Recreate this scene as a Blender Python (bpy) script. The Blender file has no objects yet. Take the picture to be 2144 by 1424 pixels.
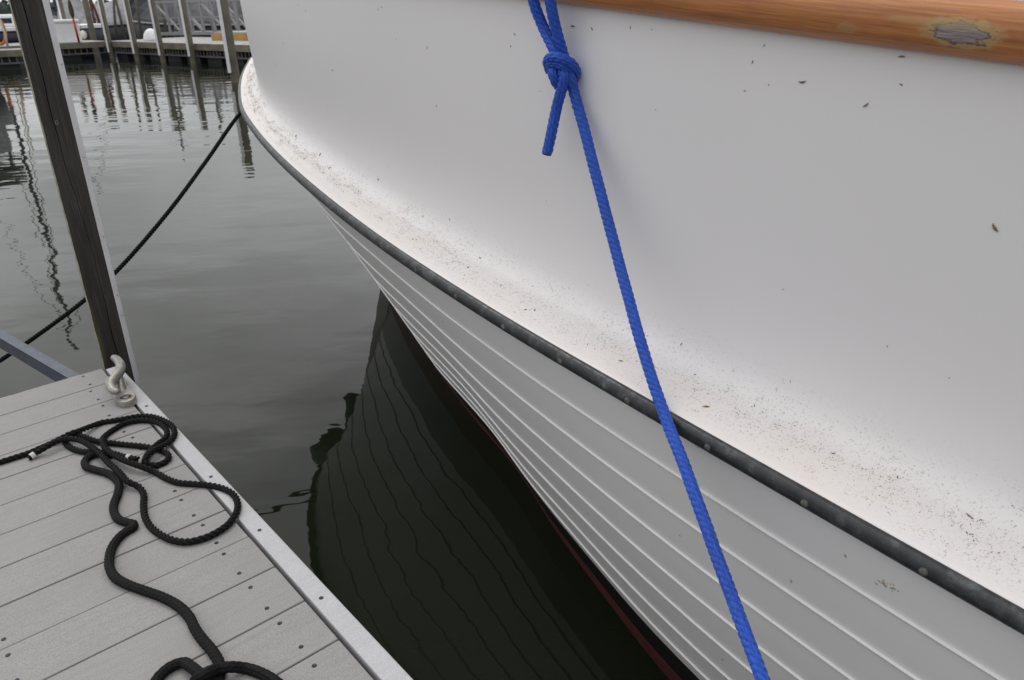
import bpy, bmesh, math, random
import numpy as np
from mathutils import Vector, Matrix
from mathutils.bvhtree import BVHTree
R = math.radians
random.seed(7); rng = np.random.default_rng(7)
scene = bpy.context.scene
col = scene.collection

# ------------------------------------------------------------------ camera, sky, sun, exposure
ZC = 1.6558                                   # camera height above the water
CR = np.array([0.99962, -0.01096, -0.02514])  # camera right / up / forward in the world
CU = np.array([0.02743, 0.39937, 0.91639])
CF = np.array([0.0, 0.91674, -0.39952])
cd = bpy.data.cameras.new('camera'); cam = bpy.data.objects.new('camera', cd); col.objects.link(cam)
cam.matrix_world = Matrix(((CR[0], CU[0], -CF[0], 0), (CR[1], CU[1], -CF[1], 0), (CR[2], CU[2], -CF[2], ZC), (0, 0, 0, 1)))
cd.sensor_fit = 'HORIZONTAL'; cd.sensor_width = 23.6; cd.lens = 1635 / 2144 * 23.6
cd.clip_start = 0.02; cd.clip_end = 3000
cd.dof.use_dof = True; cd.dof.focus_distance = 1.75; cd.dof.aperture_fstop = 6.3
scene.camera = cam

world = bpy.data.worlds.new('World'); scene.world = world; world.use_nodes = True
wn = world.node_tree.nodes; wl_ = world.node_tree.links
wn.clear()
SUN_EL, SUN_AZ = 56.0, -34.0                  # azimuth clockwise from +Y
w_out = wn.new('ShaderNodeOutputWorld'); w_bg = wn.new('ShaderNodeBackground'); w_bg.inputs['Strength'].default_value = 0.1
w_sky = wn.new('ShaderNodeTexSky'); w_sky.sky_type = 'NISHITA'; w_sky.sun_disc = False
w_sky.sun_elevation = R(SUN_EL); w_sky.sun_rotation = R(SUN_AZ); w_sky.dust_density = 4.0; w_sky.air_density = 1.0
w_tc = wn.new('ShaderNodeTexCoord'); w_sep = wn.new('ShaderNodeSeparateXYZ')
w_ramp = wn.new('ShaderNodeValToRGB')
for i, (p, c_) in enumerate([(0.0, (.60, .61, .63, 1)), (0.35, (.775, .775, .778, 1)), (1.0, (.99, .98, .975, 1))]):
    e = w_ramp.color_ramp.elements[i] if i < 2 else w_ramp.color_ramp.elements.new(p)
    e.position = p; e.color = c_
w_no = wn.new('ShaderNodeTexNoise'); w_no.inputs['Scale'].default_value = 3.4; w_no.inputs['Detail'].default_value = 5.0
w_map = wn.new('ShaderNodeMapping'); w_map.inputs['Scale'].default_value = (1, 1, 2.6)
w_mr = wn.new('ShaderNodeMapRange'); w_mr.inputs['From Min'].default_value = 0.3; w_mr.inputs['From Max'].default_value = 0.7
w_mr.inputs['To Min'].default_value = 7.4; w_mr.inputs['To Max'].default_value = 12.4
w_mul = wn.new('ShaderNodeMix'); w_mul.data_type = 'RGBA'; w_mul.blend_type = 'MULTIPLY'; w_mul.inputs['Factor'].default_value = 1.0
w_mix = wn.new('ShaderNodeMix'); w_mix.data_type = 'RGBA'; w_mix.inputs['Factor'].default_value = 0.93   # cloud cover over the clear sky
wl_.new(w_tc.outputs['Generated'], w_sep.inputs[0]); wl_.new(w_sep.outputs['Z'], w_ramp.inputs['Fac'])
wl_.new(w_tc.outputs['Generated'], w_map.inputs[0]); wl_.new(w_map.outputs[0], w_no.inputs['Vector'])
wl_.new(w_no.outputs['Fac'], w_mr.inputs['Value'])
w_dot = wn.new('ShaderNodeVectorMath'); w_dot.operation = 'DOT_PRODUCT'     # the veiled sun brightens the cloud on its side
w_dot.inputs[1].default_value = (math.sin(R(SUN_AZ)) * math.cos(R(SUN_EL)), math.cos(R(SUN_AZ)) * math.cos(R(SUN_EL)), math.sin(R(SUN_EL)))
w_lobe = wn.new('ShaderNodeMapRange'); w_lobe.inputs['From Min'].default_value = -1.0; w_lobe.inputs['From Max'].default_value = 1.0
w_lobe.inputs['To Min'].default_value = 0.50; w_lobe.inputs['To Max'].default_value = 1.42
w_m2 = wn.new('ShaderNodeMix'); w_m2.data_type = 'RGBA'; w_m2.blend_type = 'MULTIPLY'; w_m2.inputs['Factor'].default_value = 1.0
wl_.new(w_tc.outputs['Generated'], w_dot.inputs[0]); wl_.new(w_dot.outputs['Value'], w_lobe.inputs['Value'])
wl_.new(w_ramp.outputs['Color'], w_m2.inputs['A']); wl_.new(w_lobe.outputs['Result'], w_m2.inputs['B'])
wl_.new(w_m2.outputs['Result'], w_mul.inputs['A']); wl_.new(w_mr.outputs['Result'], w_mul.inputs['B'])
wl_.new(w_sky.outputs['Color'], w_mix.inputs['A']); wl_.new(w_mul.outputs['Result'], w_mix.inputs['B'])
wl_.new(w_mix.outputs['Result'], w_bg.inputs['Color']); wl_.new(w_bg.outputs[0], w_out.inputs['Surface'])

sd = bpy.data.lights.new('sun', 'SUN'); sun = bpy.data.objects.new('sun', sd); col.objects.link(sun)
sd.energy = 0.6; sd.angle = R(18); sd.color = (1.0, 0.975, 0.94)
sv = Vector((math.sin(R(SUN_AZ)) * math.cos(R(SUN_EL)), math.cos(R(SUN_AZ)) * math.cos(R(SUN_EL)), math.sin(R(SUN_EL))))
sun.rotation_euler = sv.to_track_quat('Z', 'Y').to_euler(); sun.location = sv * 50
vs = scene.view_settings
vs.view_transform = 'Standard'; vs.look = 'None'; vs.exposure = 0.12; vs.gamma = 1.0; vs.use_curve_mapping = False

# ------------------------------------------------------------------ helpers
def at(px, py, z):
    """where the sight line through a photo pixel reaches height z"""
    d = (px - 1072) / 1635 * CR - (py - 712) / 1635 * CU + CF
    return np.array([0, 0, ZC]) + d * ((z - ZC) / d[2])
def ray(px, py):
    d = (px - 1072) / 1635 * CR - (py - 712) / 1635 * CU + CF
    return d / np.linalg.norm(d)

def tag(o, label=None, cat=None, group=None, kind=None):
    for k, v in (('label', label), ('category', cat), ('group', group), ('kind', kind)):
        if v: o[k] = v
    return o
def empty(name, loc=(0, 0, 0), rz=0.0):
    o = bpy.data.objects.new(name, None); col.objects.link(o); o.location = loc; o.rotation_euler = (0, 0, rz)
    o.empty_display_size = 0.1
    return o
def mesh_obj(name, verts, faces, material, parent=None, smooth=False, loc=None):
    me = bpy.data.meshes.new(name); me.from_pydata([tuple(map(float, v)) for v in verts], [], faces); me.update()
    if material: me.materials.append(material)
    if smooth: me.polygons.foreach_set('use_smooth', [True] * len(me.polygons))
    o = bpy.data.objects.new(name, me); col.objects.link(o)
    if parent: o.parent = parent
    if loc is not None: o.location = loc
    return o
def share(name, me, parent, loc=(0, 0, 0), rot=(0, 0, 0)):
    o = bpy.data.objects.new(name, me); col.objects.link(o); o.parent = parent; o.location = loc; o.rotation_euler = rot
    return o
class MB:
    def __init__(s): s.v = []; s.f = []
    def add(s, v, f):
        n = len(s.v); s.v += [tuple(map(float, p)) for p in v]; s.f += [tuple(i + n for i in q) for q in f]; return s
    def box(s, x0, x1, y0, y1, z0, z1, bev=0.0):
        bm = bmesh.new(); bmesh.ops.create_cube(bm, size=1)
        for v in bm.verts: v.co = ((x0 + x1) / 2 + v.co.x * (x1 - x0), (y0 + y1) / 2 + v.co.y * (y1 - y0), (z0 + z1) / 2 + v.co.z * (z1 - z0))
        if bev: bmesh.ops.bevel(bm, geom=list(bm.edges), offset=bev, segments=2, profile=0.6, affect='EDGES')
        bm.verts.index_update()
        s.add([v.co for v in bm.verts], [[v.index for v in f.verts] for f in bm.faces]); bm.free(); return s
    def obox(s, p0, p1, w, h, up=(0, 0, 1)):
        """bar from p0 to p1, w wide, h high"""
        p0 = np.array(p0, float); p1 = np.array(p1, float); t = p1 - p0; t /= np.linalg.norm(t)
        u = np.array(up, float)
        if abs(t @ u) > 0.95: u = np.array([1., 0, 0])
        a = np.cross(t, u); a /= np.linalg.norm(a); b = np.cross(a, t)
        v = [p + a * w / 2 * i + b * h / 2 * j for p in (p0, p1) for i, j in ((-1, -1), (1, -1), (1, 1), (-1, 1))]
        return s.add(v, [(0, 1, 2, 3), (7, 6, 5, 4), (0, 4, 5, 1), (1, 5, 6, 2), (2, 6, 7, 3), (3, 7, 4, 0)])
    def tube(s, pts, rad, seg=10, cap=True):
        pts = np.array(pts, float); n = len(pts); rad = np.full(n, rad) if np.isscalar(rad) else np.array(rad)
        T, A, B = frames(pts)
        th = np.arange(seg) / seg * 2 * np.pi
        v = (pts[:, None] + rad[:, None, None] * (np.cos(th)[None, :, None] * A[:, None] + np.sin(th)[None, :, None] * B[:, None])).reshape(-1, 3)
        f = [(i * seg + j, i * seg + (j + 1) % seg, (i + 1) * seg + (j + 1) % seg, (i + 1) * seg + j) for i in range(n - 1) for j in range(seg)]
        if cap: f += [tuple(range(seg))[::-1], tuple(range((n - 1) * seg, n * seg))]
        return s.add(v, f)
    def build(s, name, material, parent=None, smooth=False, loc=None):
        return mesh_obj(name, s.v, s.f, material, parent, smooth, loc)
def frames(pts):
    T = np.gradient(pts, axis=0); T /= np.linalg.norm(T, axis=1)[:, None] + 1e-12
    a = np.cross(T[0], [0, 0, 1.0])
    if np.linalg.norm(a) < 0.1: a = np.cross(T[0], [1.0, 0, 0])
    A = np.zeros_like(pts); a /= np.linalg.norm(a); A[0] = a
    for i in range(1, len(pts)):
        a = A[i - 1] - T[i] * (A[i - 1] @ T[i]); A[i] = a / np.linalg.norm(a)
    return T, A, np.cross(T, A)
def catmull(P, step):
    P = np.array(P, float); Q = np.vstack([2 * P[0] - P[1], P, 2 * P[-1] - P[-2]]); out = []
    for i in range(1, len(Q) - 2):
        p0, p1, p2, p3 = Q[i - 1:i + 3]
        t0 = 0; t1 = np.linalg.norm(p1 - p0) ** .5; t2 = t1 + np.linalg.norm(p2 - p1) ** .5; t3 = t2 + np.linalg.norm(p3 - p2) ** .5
        t = np.linspace(t1, t2, 24, endpoint=False)[:, None]
        a1 = (t1 - t) / (t1 - t0) * p0 + (t - t0) / (t1 - t0) * p1; a2 = (t2 - t) / (t2 - t1) * p1 + (t - t1) / (t2 - t1) * p2
        a3 = (t3 - t) / (t3 - t2) * p2 + (t - t2) / (t3 - t2) * p3
        b1 = (t2 - t) / (t2 - t0) * a1 + (t - t0) / (t2 - t0) * a2; b2 = (t3 - t) / (t3 - t1) * a2 + (t - t1) / (t3 - t1) * a3
        out.append((t2 - t) / (t2 - t1) * b1 + (t - t1) / (t2 - t1) * b2)
    X = np.vstack(out + [P[-1:]])
    s = np.r_[0, np.cumsum(np.linalg.norm(np.diff(X, axis=0), axis=1))]
    n = max(4, int(round(s[-1] / step)) + 1); q = np.linspace(0, s[-1], n)
    return np.stack([np.interp(q, s, X[:, k]) for k in range(X.shape[1])], 1)

# ------------------------------------------------------------------ materials
class NT:
    def __init__(s, name):
        s.m = bpy.data.materials.new(name); s.m.use_nodes = True; s.t = s.m.node_tree; s.n = s.t.nodes
        s.b = s.n['Principled BSDF']
    def new(s, typ, **kw):
        nd = s.n.new('ShaderNode' + typ)
        for k, v in kw.items():
            if hasattr(nd, k): setattr(nd, k, v)
            else: nd.inputs[k.replace('_', ' ')].default_value = v
        return nd
    def link(s, a, b): s.t.links.new(a, b)
    def coord(s, scale=(1, 1, 1), kind='Object'):
        tc = s.new('TexCoord'); mp = s.new('Mapping'); mp.inputs['Scale'].default_value = scale
        s.link(tc.outputs[kind], mp.inputs['Vector']); return mp.outputs['Vector']
    def noise(s, vec, scale, detail=4.0, rough=0.55):
        n_ = s.new('TexNoise'); n_.inputs['Scale'].default_value = scale; n_.inputs['Detail'].default_value = detail; n_.inputs['Roughness'].default_value = rough
        s.link(vec, n_.inputs['Vector']); return n_.outputs['Fac']
    def ramp(s, fac, stops):
        r_ = s.new('ValToRGB'); r_.color_ramp.interpolation = 'LINEAR'
        els = r_.color_ramp.elements
        while len(els) < len(stops): els.new(0.5)
        for e, (p, c_) in zip(els, stops):
            e.position = p; e.color = (*c_, 1) if len(c_) == 3 else c_
        s.link(fac, r_.inputs['Fac']); return r_.outputs['Color']
    def mix(s, fac, a, b, mode='MIX'):
        x = s.new('Mix'); x.data_type = 'RGBA'; x.blend_type = mode
        for sock, v in ((x.inputs['Factor'], fac), (x.inputs['A'], a), (x.inputs['B'], b)):
            if hasattr(v, 'links'): s.link(v, sock)
            elif isinstance(v, tuple): sock.default_value = (*v, 1) if len(v) == 3 else v
            else: sock.default_value = v
        return x.outputs['Result']
    def math(s, op, a, b=0.0, clamp=False):
        x = s.new('Math'); x.operation = op; x.use_clamp = clamp
        for sock, v in ((x.inputs[0], a), (x.inputs[1], b)):
            if hasattr(v, 'links'): s.link(v, sock)
            else: sock.default_value = v
        return x.outputs[0]
    def mrange(s, v, a, b, c_=0.0, d=1.0, smooth=True):
        x = s.new('MapRange'); x.interpolation_type = 'SMOOTHSTEP' if smooth else 'LINEAR'
        for k, q in (('From Min', a), ('From Max', b), ('To Min', c_), ('To Max', d)): x.inputs[k].default_value = q
        s.link(v, x.inputs['Value']); return x.outputs['Result']
    def bump(s, h, dist, strength=1.0, normal=None):
        x = s.new('Bump'); x.inputs['Strength'].default_value = strength; x.inputs['Distance'].default_value = dist
        s.link(h, x.inputs['Height'])
        if normal is not None: s.link(normal, x.inputs['Normal'])
        return x.outputs['Normal']
    def set(s, **kw):
        for k, v in kw.items():
            sock = s.b.inputs[k.replace('_', ' ')]
            if hasattr(v, 'links'): s.link(v, sock)
            else: sock.default_value = (*v, 1) if isinstance(v, tuple) and len(v) == 3 else v
        return s.m
def plain(name, c_, rough=0.6, metal=0.0, var=0.15, scale=12.0, bump=0.0):
    t = NT(name); v = t.coord()
    f = t.noise(v, scale)
    cc = t.ramp(f, [(0.3, tuple(x * (1 - var) for x in c_)), (0.7, tuple(min(1, x * (1 + var)) for x in c_))])
    t.set(Base_Color=cc, Roughness=rough, Metallic=metal)
    if bump: t.set(Normal=t.bump(f, bump))
    return t.m
M = {}
# water
t = NT('water'); v = t.coord((1, 1, 1))
vs1 = t.coord((0.75, 1.35, 1))
n1 = t.noise(vs1, 1.1, 2.0, 0.45); n2 = t.noise(vs1, 4.5, 2.0, 0.5)
hh = t.math('ADD', t.math('MULTIPLY', n1, 1.25), t.math('MULTIPLY', n2, 0.15))
t.set(Base_Color=(0.0095, 0.0132, 0.0066), Roughness=0.015, IOR=1.33, Normal=t.bump(hh, 0.010))
M['water'] = t.m
# white moulded hull with grime
def gelcoat(name, base, grime):
    t = NT(name); v = t.coord()
    cc = t.mix(t.noise(v, 1.3, 1), base, tuple(x * 0.965 for x in base))
    streak = t.noise(t.coord((9, 9, 0.7)), 1.6, 5)
    cc = t.mix(t.math('MULTIPLY', streak, 0.05), cc, (0.50, 0.49, 0.44))
    # tiny dark flecks
    vo = t.new('TexVoronoi'); vo.inputs['Scale'].default_value = 26.0; t.link(t.coord((1, 1, 0.7)), vo.inputs['Vector'])
    dot = t.math('LESS_THAN', vo.outputs['Distance'], 0.075)
    keep = t.math('GREATER_THAN', t.noise(v, 9.0, 2), 0.60)
    cc = t.mix(t.math('MULTIPLY', t.math('MULTIPLY', dot, keep), 0.55), cc, (0.11, 0.09, 0.07))
    if grime:
        at_ = t.new('Attribute'); at_.attribute_name = 'ledge'; L = at_.outputs['Fac']
        band = t.math('MULTIPLY', t.mrange(L, 0.02, 0.30), t.mrange(L, 1.25, 0.70))
        wn_ = t.new('TexNoise'); wn_.inputs['Scale'].default_value = 120.0; wn_.inputs['Detail'].default_value = 3.0; t.link(v, wn_.inputs['Vector'])
        dv = t.new('VectorMath'); dv.operation = 'MULTIPLY_ADD'; t.link(wn_.outputs['Color'], dv.inputs[0]); dv.inputs[1].default_value = (.022, .022, .022); t.link(v, dv.inputs[2])
        for sc, th, gate, colr, st in ((95, 0.30, 0.47, (0.14, 0.14, 0.10), .8), (150, 0.34, 0.44, (0.20, 0.19, 0.12), .75), (60, 0.17, 0.54, (0.15, 0.10, 0.07), .85), (230, 0.40, 0.41, (0.26, 0.21, 0.14), .65)):
            vo = t.new('TexVoronoi'); vo.inputs['Scale'].default_value = sc; t.link(dv.outputs[0], vo.inputs['Vector'])
            d_ = t.mrange(vo.outputs['Distance'], th, th * 0.45)
            g_ = t.mrange(t.noise(v, 11.0 + sc * 0.05, 4, 0.7), gate - .03, gate + 0.15)
            sep = t.new('SeparateColor'); t.link(vo.outputs['Color'], sep.inputs[0])
            pick = t.math('GREATER_THAN', sep.outputs[0], 0.45)
            cc = t.mix(t.math('MULTIPLY', t.math('MULTIPLY', t.math('MULTIPLY', d_, g_), t.math('MULTIPLY', band, pick)), st), cc, colr)
        blot = t.mrange(t.noise(v, 14, 6, 0.7), 0.56, 0.74, 0, 0.22)
        cc = t.mix(t.math('MULTIPLY', blot, band), cc, (0.52, 0.44, 0.33))
        pink = t.mrange(t.noise(v, 4, 3), 0.35, 0.65, 0.15, 0.6)
        cc = t.mix(t.math('MULTIPLY', pink, t.mrange(L, 1.1, 0.6)), cc, (0.85, 0.785, 0.735))
    t.set(Base_Color=cc, Roughness=0.40, Specular_IOR_Level=0.45, Normal=t.bump(t.noise(v, 1.8, 0), 0.0008))
    return t.m
M['gelcoat'] = gelcoat('white_gelcoat', (0.84, 0.825, 0.832), True)
M['strake'] = gelcoat('white_hull_paint', (0.84, 0.828, 0.826), False)
M['boot'] = plain('black_boot_paint', (0.012, 0.012, 0.013), 0.35)
M['red'] = plain('red_antifouling', (0.13, 0.032, 0.030), 0.6)
M['deckwhite'] = plain('white_deck', (0.76, 0.76, 0.77), 0.5, var=.04)
# weathered bronze rub rail
t = NT('tarnished_rail'); v = t.coord()
f1 = t.noise(v, 26, 7, 0.7); f2 = t.noise(v, 70, 4, 0.6)
cc = t.ramp(f1, [(0.30, (0.030, 0.031, 0.033)), (0.52, (0.052, 0.054, 0.057)), (0.64, (0.10, 0.11, 0.115)), (0.76, (0.22, 0.25, 0.26))])
t.set(Base_Color=cc, Metallic=0.4, Roughness=t.mrange(f2, 0.3, 0.7, 0.30, 0.50), Normal=t.bump(f2, 0.0006))
M['rail'] = t.m
M['screw'] = plain('worn_screw', (0.115, 0.11, 0.10), 0.5, 0.5, 0.5, 220)
# varnished wood with bare patches; UV.x metres along, UV.y 0..1 round the moulding
def uvnode(t, sx, sy):
    u_ = t.new('UVMap'); mp = t.new('Mapping'); mp.inputs['Scale'].default_value = (sx, sy, 1); t.link(u_.outputs[0], mp.inputs['Vector']); return mp.outputs['Vector']
def wood_material(spots):
    t = NT('varnished_wood')
    g = t.noise(uvnode(t, 7, 22), 1.0, 8, 0.62); g2 = t.noise(uvnode(t, 26, 190), 1.0, 4, 0.6); g3 = t.noise(uvnode(t, 3, 3), 1.0, 3)
    cc = t.ramp(g, [(0.28, (0.22, 0.066, 0.012)), (0.45, (0.38, 0.128, 0.024)), (0.58, (0.48, 0.178, 0.036)), (0.75, (0.58, 0.25, 0.066))])
    cc = t.mix(t.mrange(g2, 0.50, 0.70, 0, 0.5), cc, (0.20, 0.065, 0.018))
    cc = t.mix(t.mrange(g3, 0.5, 0.75, 0, 0.3), cc, (0.55, 0.24, 0.075))
    rough = 0.32
    wob = t.noise(uvnode(t, 60, 16), 1.0, 5, 0.65)
    u_ = t.new('UVMap'); sp = t.new('SeparateXYZ'); t.link(u_.outputs[0], sp.inputs[0])
    for (s0, v0, a, b, core) in spots:
        dx = t.math('DIVIDE', t.math('SUBTRACT', sp.outputs[0], s0), a); dy = t.math('DIVIDE', t.math('SUBTRACT', sp.outputs[1], v0), b)
        d = t.math('SQRT', t.math('ADD', t.math('MULTIPLY', dx, dx), t.math('MULTIPLY', dy, dy)))
        d = t.math('ADD', d, t.math('MULTIPLY', t.math('SUBTRACT', wob, 0.5), 1.3))
        cc = t.mix(t.mrange(d, 1.2, 0.8, 0, 0.8 if core else 0.4), cc, (0.42, 0.30, 0.125))
        if core:
            k = t.mrange(d, 0.74, 0.62); grey = t.ramp(t.noise(uvnode(t, 30, 90), 1.0, 4), [(0.35, (0.13, 0.10, 0.095)), (0.6, (0.33, 0.28, 0.27)), (0.75, (0.5, 0.46, 0.45))])
            edge = t.math('MULTIPLY', t.mrange(d, 0.76, 0.70), t.mrange(d, 0.60, 0.68))
            cc = t.mix(k, cc, grey); cc = t.mix(t.math('MULTIPLY', edge, 0.9), cc, (0.045, 0.033, 0.03))
    t.set(Base_Color=cc, Roughness=rough, Normal=t.bump(g2, 0.0005), Coat_Weight=0.25, Coat_Roughness=0.25)
    return t.m
# grey composite decking
def decking(name, base):
    t = NT(name); oi = t.new('ObjectInfo'); tc = t.new('TexCoord'); off = t.new('VectorMath'); off.operation = 'ADD'
    t.link(tc.outputs['Object'], off.inputs[0]); t.link(t.math('MULTIPLY', oi.outputs['Random'], 37.0), off.inputs[1]); v = off.outputs[0]
    mp = t.new('Mapping'); mp.inputs['Scale'].default_value = (90, 9, 90); t.link(v, mp.inputs['Vector'])
    sp_ = t.noise(v, 420, 2, 0.6); st = t.noise(mp.outputs['Vector'], 1.0, 4, 0.6); bl = t.noise(v, 5, 5, 0.6)
    cc = t.ramp(sp_, [(0.30, tuple(x * 0.80 for x in base)), (0.5, base), (0.72, tuple(x * 1.20 for x in base))])
    cc = t.mix(t.mrange(st, 0.4, 0.75, 0, 0.32), cc, tuple(x * 0.72 for x in base))
    cc = t.mix(t.mrange(bl, 0.45, 0.75, 0, 0.55), cc, (base[0] * .86, base[1] * .85, base[2] * .82))
    cc = t.mix(t.math('MULTIPLY', oi.outputs['Random'], 0.22), cc, tuple(x * 0.84 for x in base))
    t.set(Base_Color=cc, Roughness=0.78, Normal=t.bump(t.math('ADD', sp_, st), 0.0008), Specular_IOR_Level=0.3)
    return t.m
M['plank'] = decking('grey_composite', (0.308, 0.301, 0.300))
M['edge'] = decking('pale_composite', (0.52, 0.52, 0.535))
M['void'] = plain('dark_frame', (0.03, 0.03, 0.025), 0.9)
M['float'] = plain('black_float', (0.018, 0.018, 0.02), 0.7)
M['deckscrew'] = plain('deck_screw', (0.035, 0.033, 0.038), 0.45, 0.6)
M['mossy'] = None
t = NT('mossy_timber'); v = t.coord()
cc = t.ramp(t.noise(v, 9, 5, .65), [(0.35, (0.20, 0.19, 0.15)), (0.52, (0.36, 0.34, 0.29)), (0.60, (0.17, 0.15, 0.015)), (0.7, (0.30, 0.29, 0.24))])
t.set(Base_Color=cc, Roughness=0.9); M['mossy'] = t.m
# galvanised bar
t = NT('galvanised_steel'); v = t.coord(); f1 = t.noise(v, 30, 5, .6)
t.set(Base_Color=t.ramp(f1, [(0.3, (0.075, 0.088, 0.115)), (0.7, (0.12, 0.137, 0.17))]), Metallic=0.35, Roughness=0.6); M['galv'] = t.m
t = NT('cast_cleat'); v = t.coord(); f1 = t.noise(v, 60, 5, .65); f2 = t.noise(v, 9, 4)
cc = t.ramp(f1, [(0.3, (0.25, 0.236, 0.212)), (0.55, (0.36, 0.345, 0.318)), (0.75, (0.44, 0.425, 0.40))])
cc = t.mix(t.mrange(f2, 0.5, 0.7, 0, 0.35), cc, (0.30, 0.25, 0.18))
t.set(Base_Color=cc, Metallic=0.6, Roughness=0.42, Normal=t.bump(f1, 0.0006)); M['cleat'] = t.m
M['bolt'] = plain('bolt_steel', (0.16, 0.16, 0.17), 0.4, 0.8)
# old dark post
t = NT('weathered_post'); v = t.coord()
gr = t.noise(t.coord((34, 34, 1.4)), 1.6, 8, 0.68); gr2 = t.noise(t.coord((120, 120, 3.5)), 1.5, 5, 0.65); kn = t.noise(v, 3.2, 4)
cc = t.ramp(gr, [(0.28, (0.014, 0.0125, 0.011)), (0.5, (0.033, 0.030, 0.027)), (0.68, (0.062, 0.057, 0.050)), (0.82, (0.12, 0.11, 0.10))])
cc = t.mix(t.mrange(gr2, 0.54, 0.76, 0, 0.7), cc, (0.15, 0.14, 0.125))
cc = t.mix(t.mrange(kn, 0.45, 0.75, 0, 0.35), cc, (0.055, 0.046, 0.036))
z_ = t.new('SeparateXYZ'); tc = t.new('TexCoord'); t.link(tc.outputs['Object'], z_.inputs[0])
alg = t.math('MULTIPLY', t.mrange(z_.outputs['Z'], 0.95, 0.55), t.mrange(t.noise(v, 9, 4), 0.4, 0.6))
alg = t.math('MULTIPLY', alg, t.mrange(z_.outputs['X'], 0.022, 0.004))
cc = t.mix(t.math('MULTIPLY', alg, 0.8), cc, (0.10, 0.095, 0.012))
t.set(Base_Color=cc, Roughness=0.82, Normal=t.bump(gr, 0.004, 0.7)); M['post'] = t.m
M['postedge'] = plain('lit_edge', (0.36, 0.34, 0.27), 0.85, var=.35, scale=30)  # pale tone for the post's lit left edge, light put into the colour
M['strip'] = plain('white_plastic_strip', (0.64, 0.64, 0.66), 0.5, var=.08, scale=15)
# ropes
t = NT('black_rope'); v = t.coord(); f1 = t.noise(v, 900, 2)
t.set(Base_Color=t.ramp(f1, [(0.3, (0.0030, 0.0031, 0.0036)), (0.7, (0.0085, 0.0088, 0.010))]), Roughness=0.75, Specular_IOR_Level=0.22, Normal=t.bump(f1, 0.0006)); M['blackrope'] = t.m
t = NT('blue_rope'); v = t.coord(); f1 = t.noise(v, 600, 3); f2 = t.noise(v, 6, 3)
cc = t.ramp(f1, [(0.3, (0.007, 0.056, 0.39)), (0.7, (0.018, 0.122, 0.64))])
cc = t.mix(t.mrange(f2, 0.4, 0.7, 0, 0.4), cc, (0.012, 0.045, 0.33))
t.set(Base_Color=cc, Roughness=0.5, Specular_IOR_Level=0.4, Normal=t.bump(f1, 0.0004), Sheen_Weight=0.15); M['bluerope'] = t.m
M['burnt'] = plain('melted_end', (0.03, 0.028, 0.05), 0.5)
M['whip'] = plain('white_whipping', (0.6, 0.59, 0.56), 0.7)
M['crumb'] = plain('tan_crumbs', (0.42, 0.33, 0.19), 0.9, var=.5, scale=60)
M['mould'] = plain('olive_mould', (0.105, 0.105, 0.06), 0.9, var=.5, scale=60)
M['husk'] = plain('brown_husk', (0.20, 0.135, 0.085), 0.8, var=.5, scale=90)
# ------------------------------------------------------------------ the setting
o = mesh_obj('water', [(-900, -300, 0), (900, -300, 0), (900, 1500, 0), (-900, 1500, 0)], [(0, 1, 2, 3)], M['water']); tag(o, 'calm grey green harbour water with soft reflections', kind='structure')

# ------------------------------------------------------------------ the white boat
BF = np.array([-0.74, 4.57]); BC = np.array([math.cos(R(131)), math.sin(R(131))]); BN = np.array([-BC[1], BC[0]])
if BN @ np.array([-1, -1]) < 0: BN = -BN
def bw_(l, b, z):                             # boat coordinates (forward, out, up) to world
    return np.array([*(BF + BC * l + BN * b), z])
def zrail(l): return 1.285 + .098 * l + .03 * np.maximum(0, l + 1) ** 2
RK = [(.70, 0), (.685, .13), (.63, .28), (.52, .43), (.348, .553), (.107, .697), (-.153, .827), (-.454, .955), (-.774, 1.056), (-1.2, 1.169), (-1.69, 1.272), (-2.18, 1.350), (-2.67, 1.397), (-3.07, 1.415), (-3.5, 1.426), (-3.9, 1.432), (-5, 1.43), (-7, 1.38)]
RL = catmull(RK, 0.03)                        # plan of the rub rail, stem to stern
RT = np.gradient(RL, axis=0); RT /= np.linalg.norm(RT, axis=1)[:, None]
RNn = np.stack([RT[:, 1], -RT[:, 0]], 1); RNn *= np.sign(RNn[len(RNn) // 2, 1])    # outward normal in plan
RS = np.r_[0, np.cumsum(np.linalg.norm(np.diff(RL, axis=0), axis=1))]
def brail(l): return np.interp(-l, -RL[:, 0], RL[:, 1])
WLK = np.array([(0, 0), (.5, .22), (1., .42), (1.5, .60), (2.019, .766), (2.376, .916), (2.68, 1.027), (3.038, 1.145), (3.5, 1.24), (4.5, 1.34), (7, 1.25)])
WLs = catmull(WLK, 0.05)
def bwat(l): return np.interp(-l, WLs[:, 0], WLs[:, 1])
boat = empty('white_boat', bw_(-1.5, 0, 0)); BO = np.array(boat.location)
tag(boat, 'white boat with bluff bow, varnished wood rail and planked lower hull', 'boat')
def boat_mesh(name, V, Fc, mat, parent=None, smooth=True):
    return mesh_obj(name, np.array(V) - BO, Fc, mat, parent or boat, smooth)
def grid_faces(nr, nc, flip=False):
    f = [(i * nc + j, i * nc + j + 1, (i + 1) * nc + j + 1, (i + 1) * nc + j) for i in range(nr - 1) for j in range(nc - 1)]
    return [q[::-1] for q in f] if flip else f
def smooth_angle(o, deg=40):
    me = o.data
    try: me.set_sharp_from_angle(angle=R(deg))
    except Exception: pass
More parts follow.
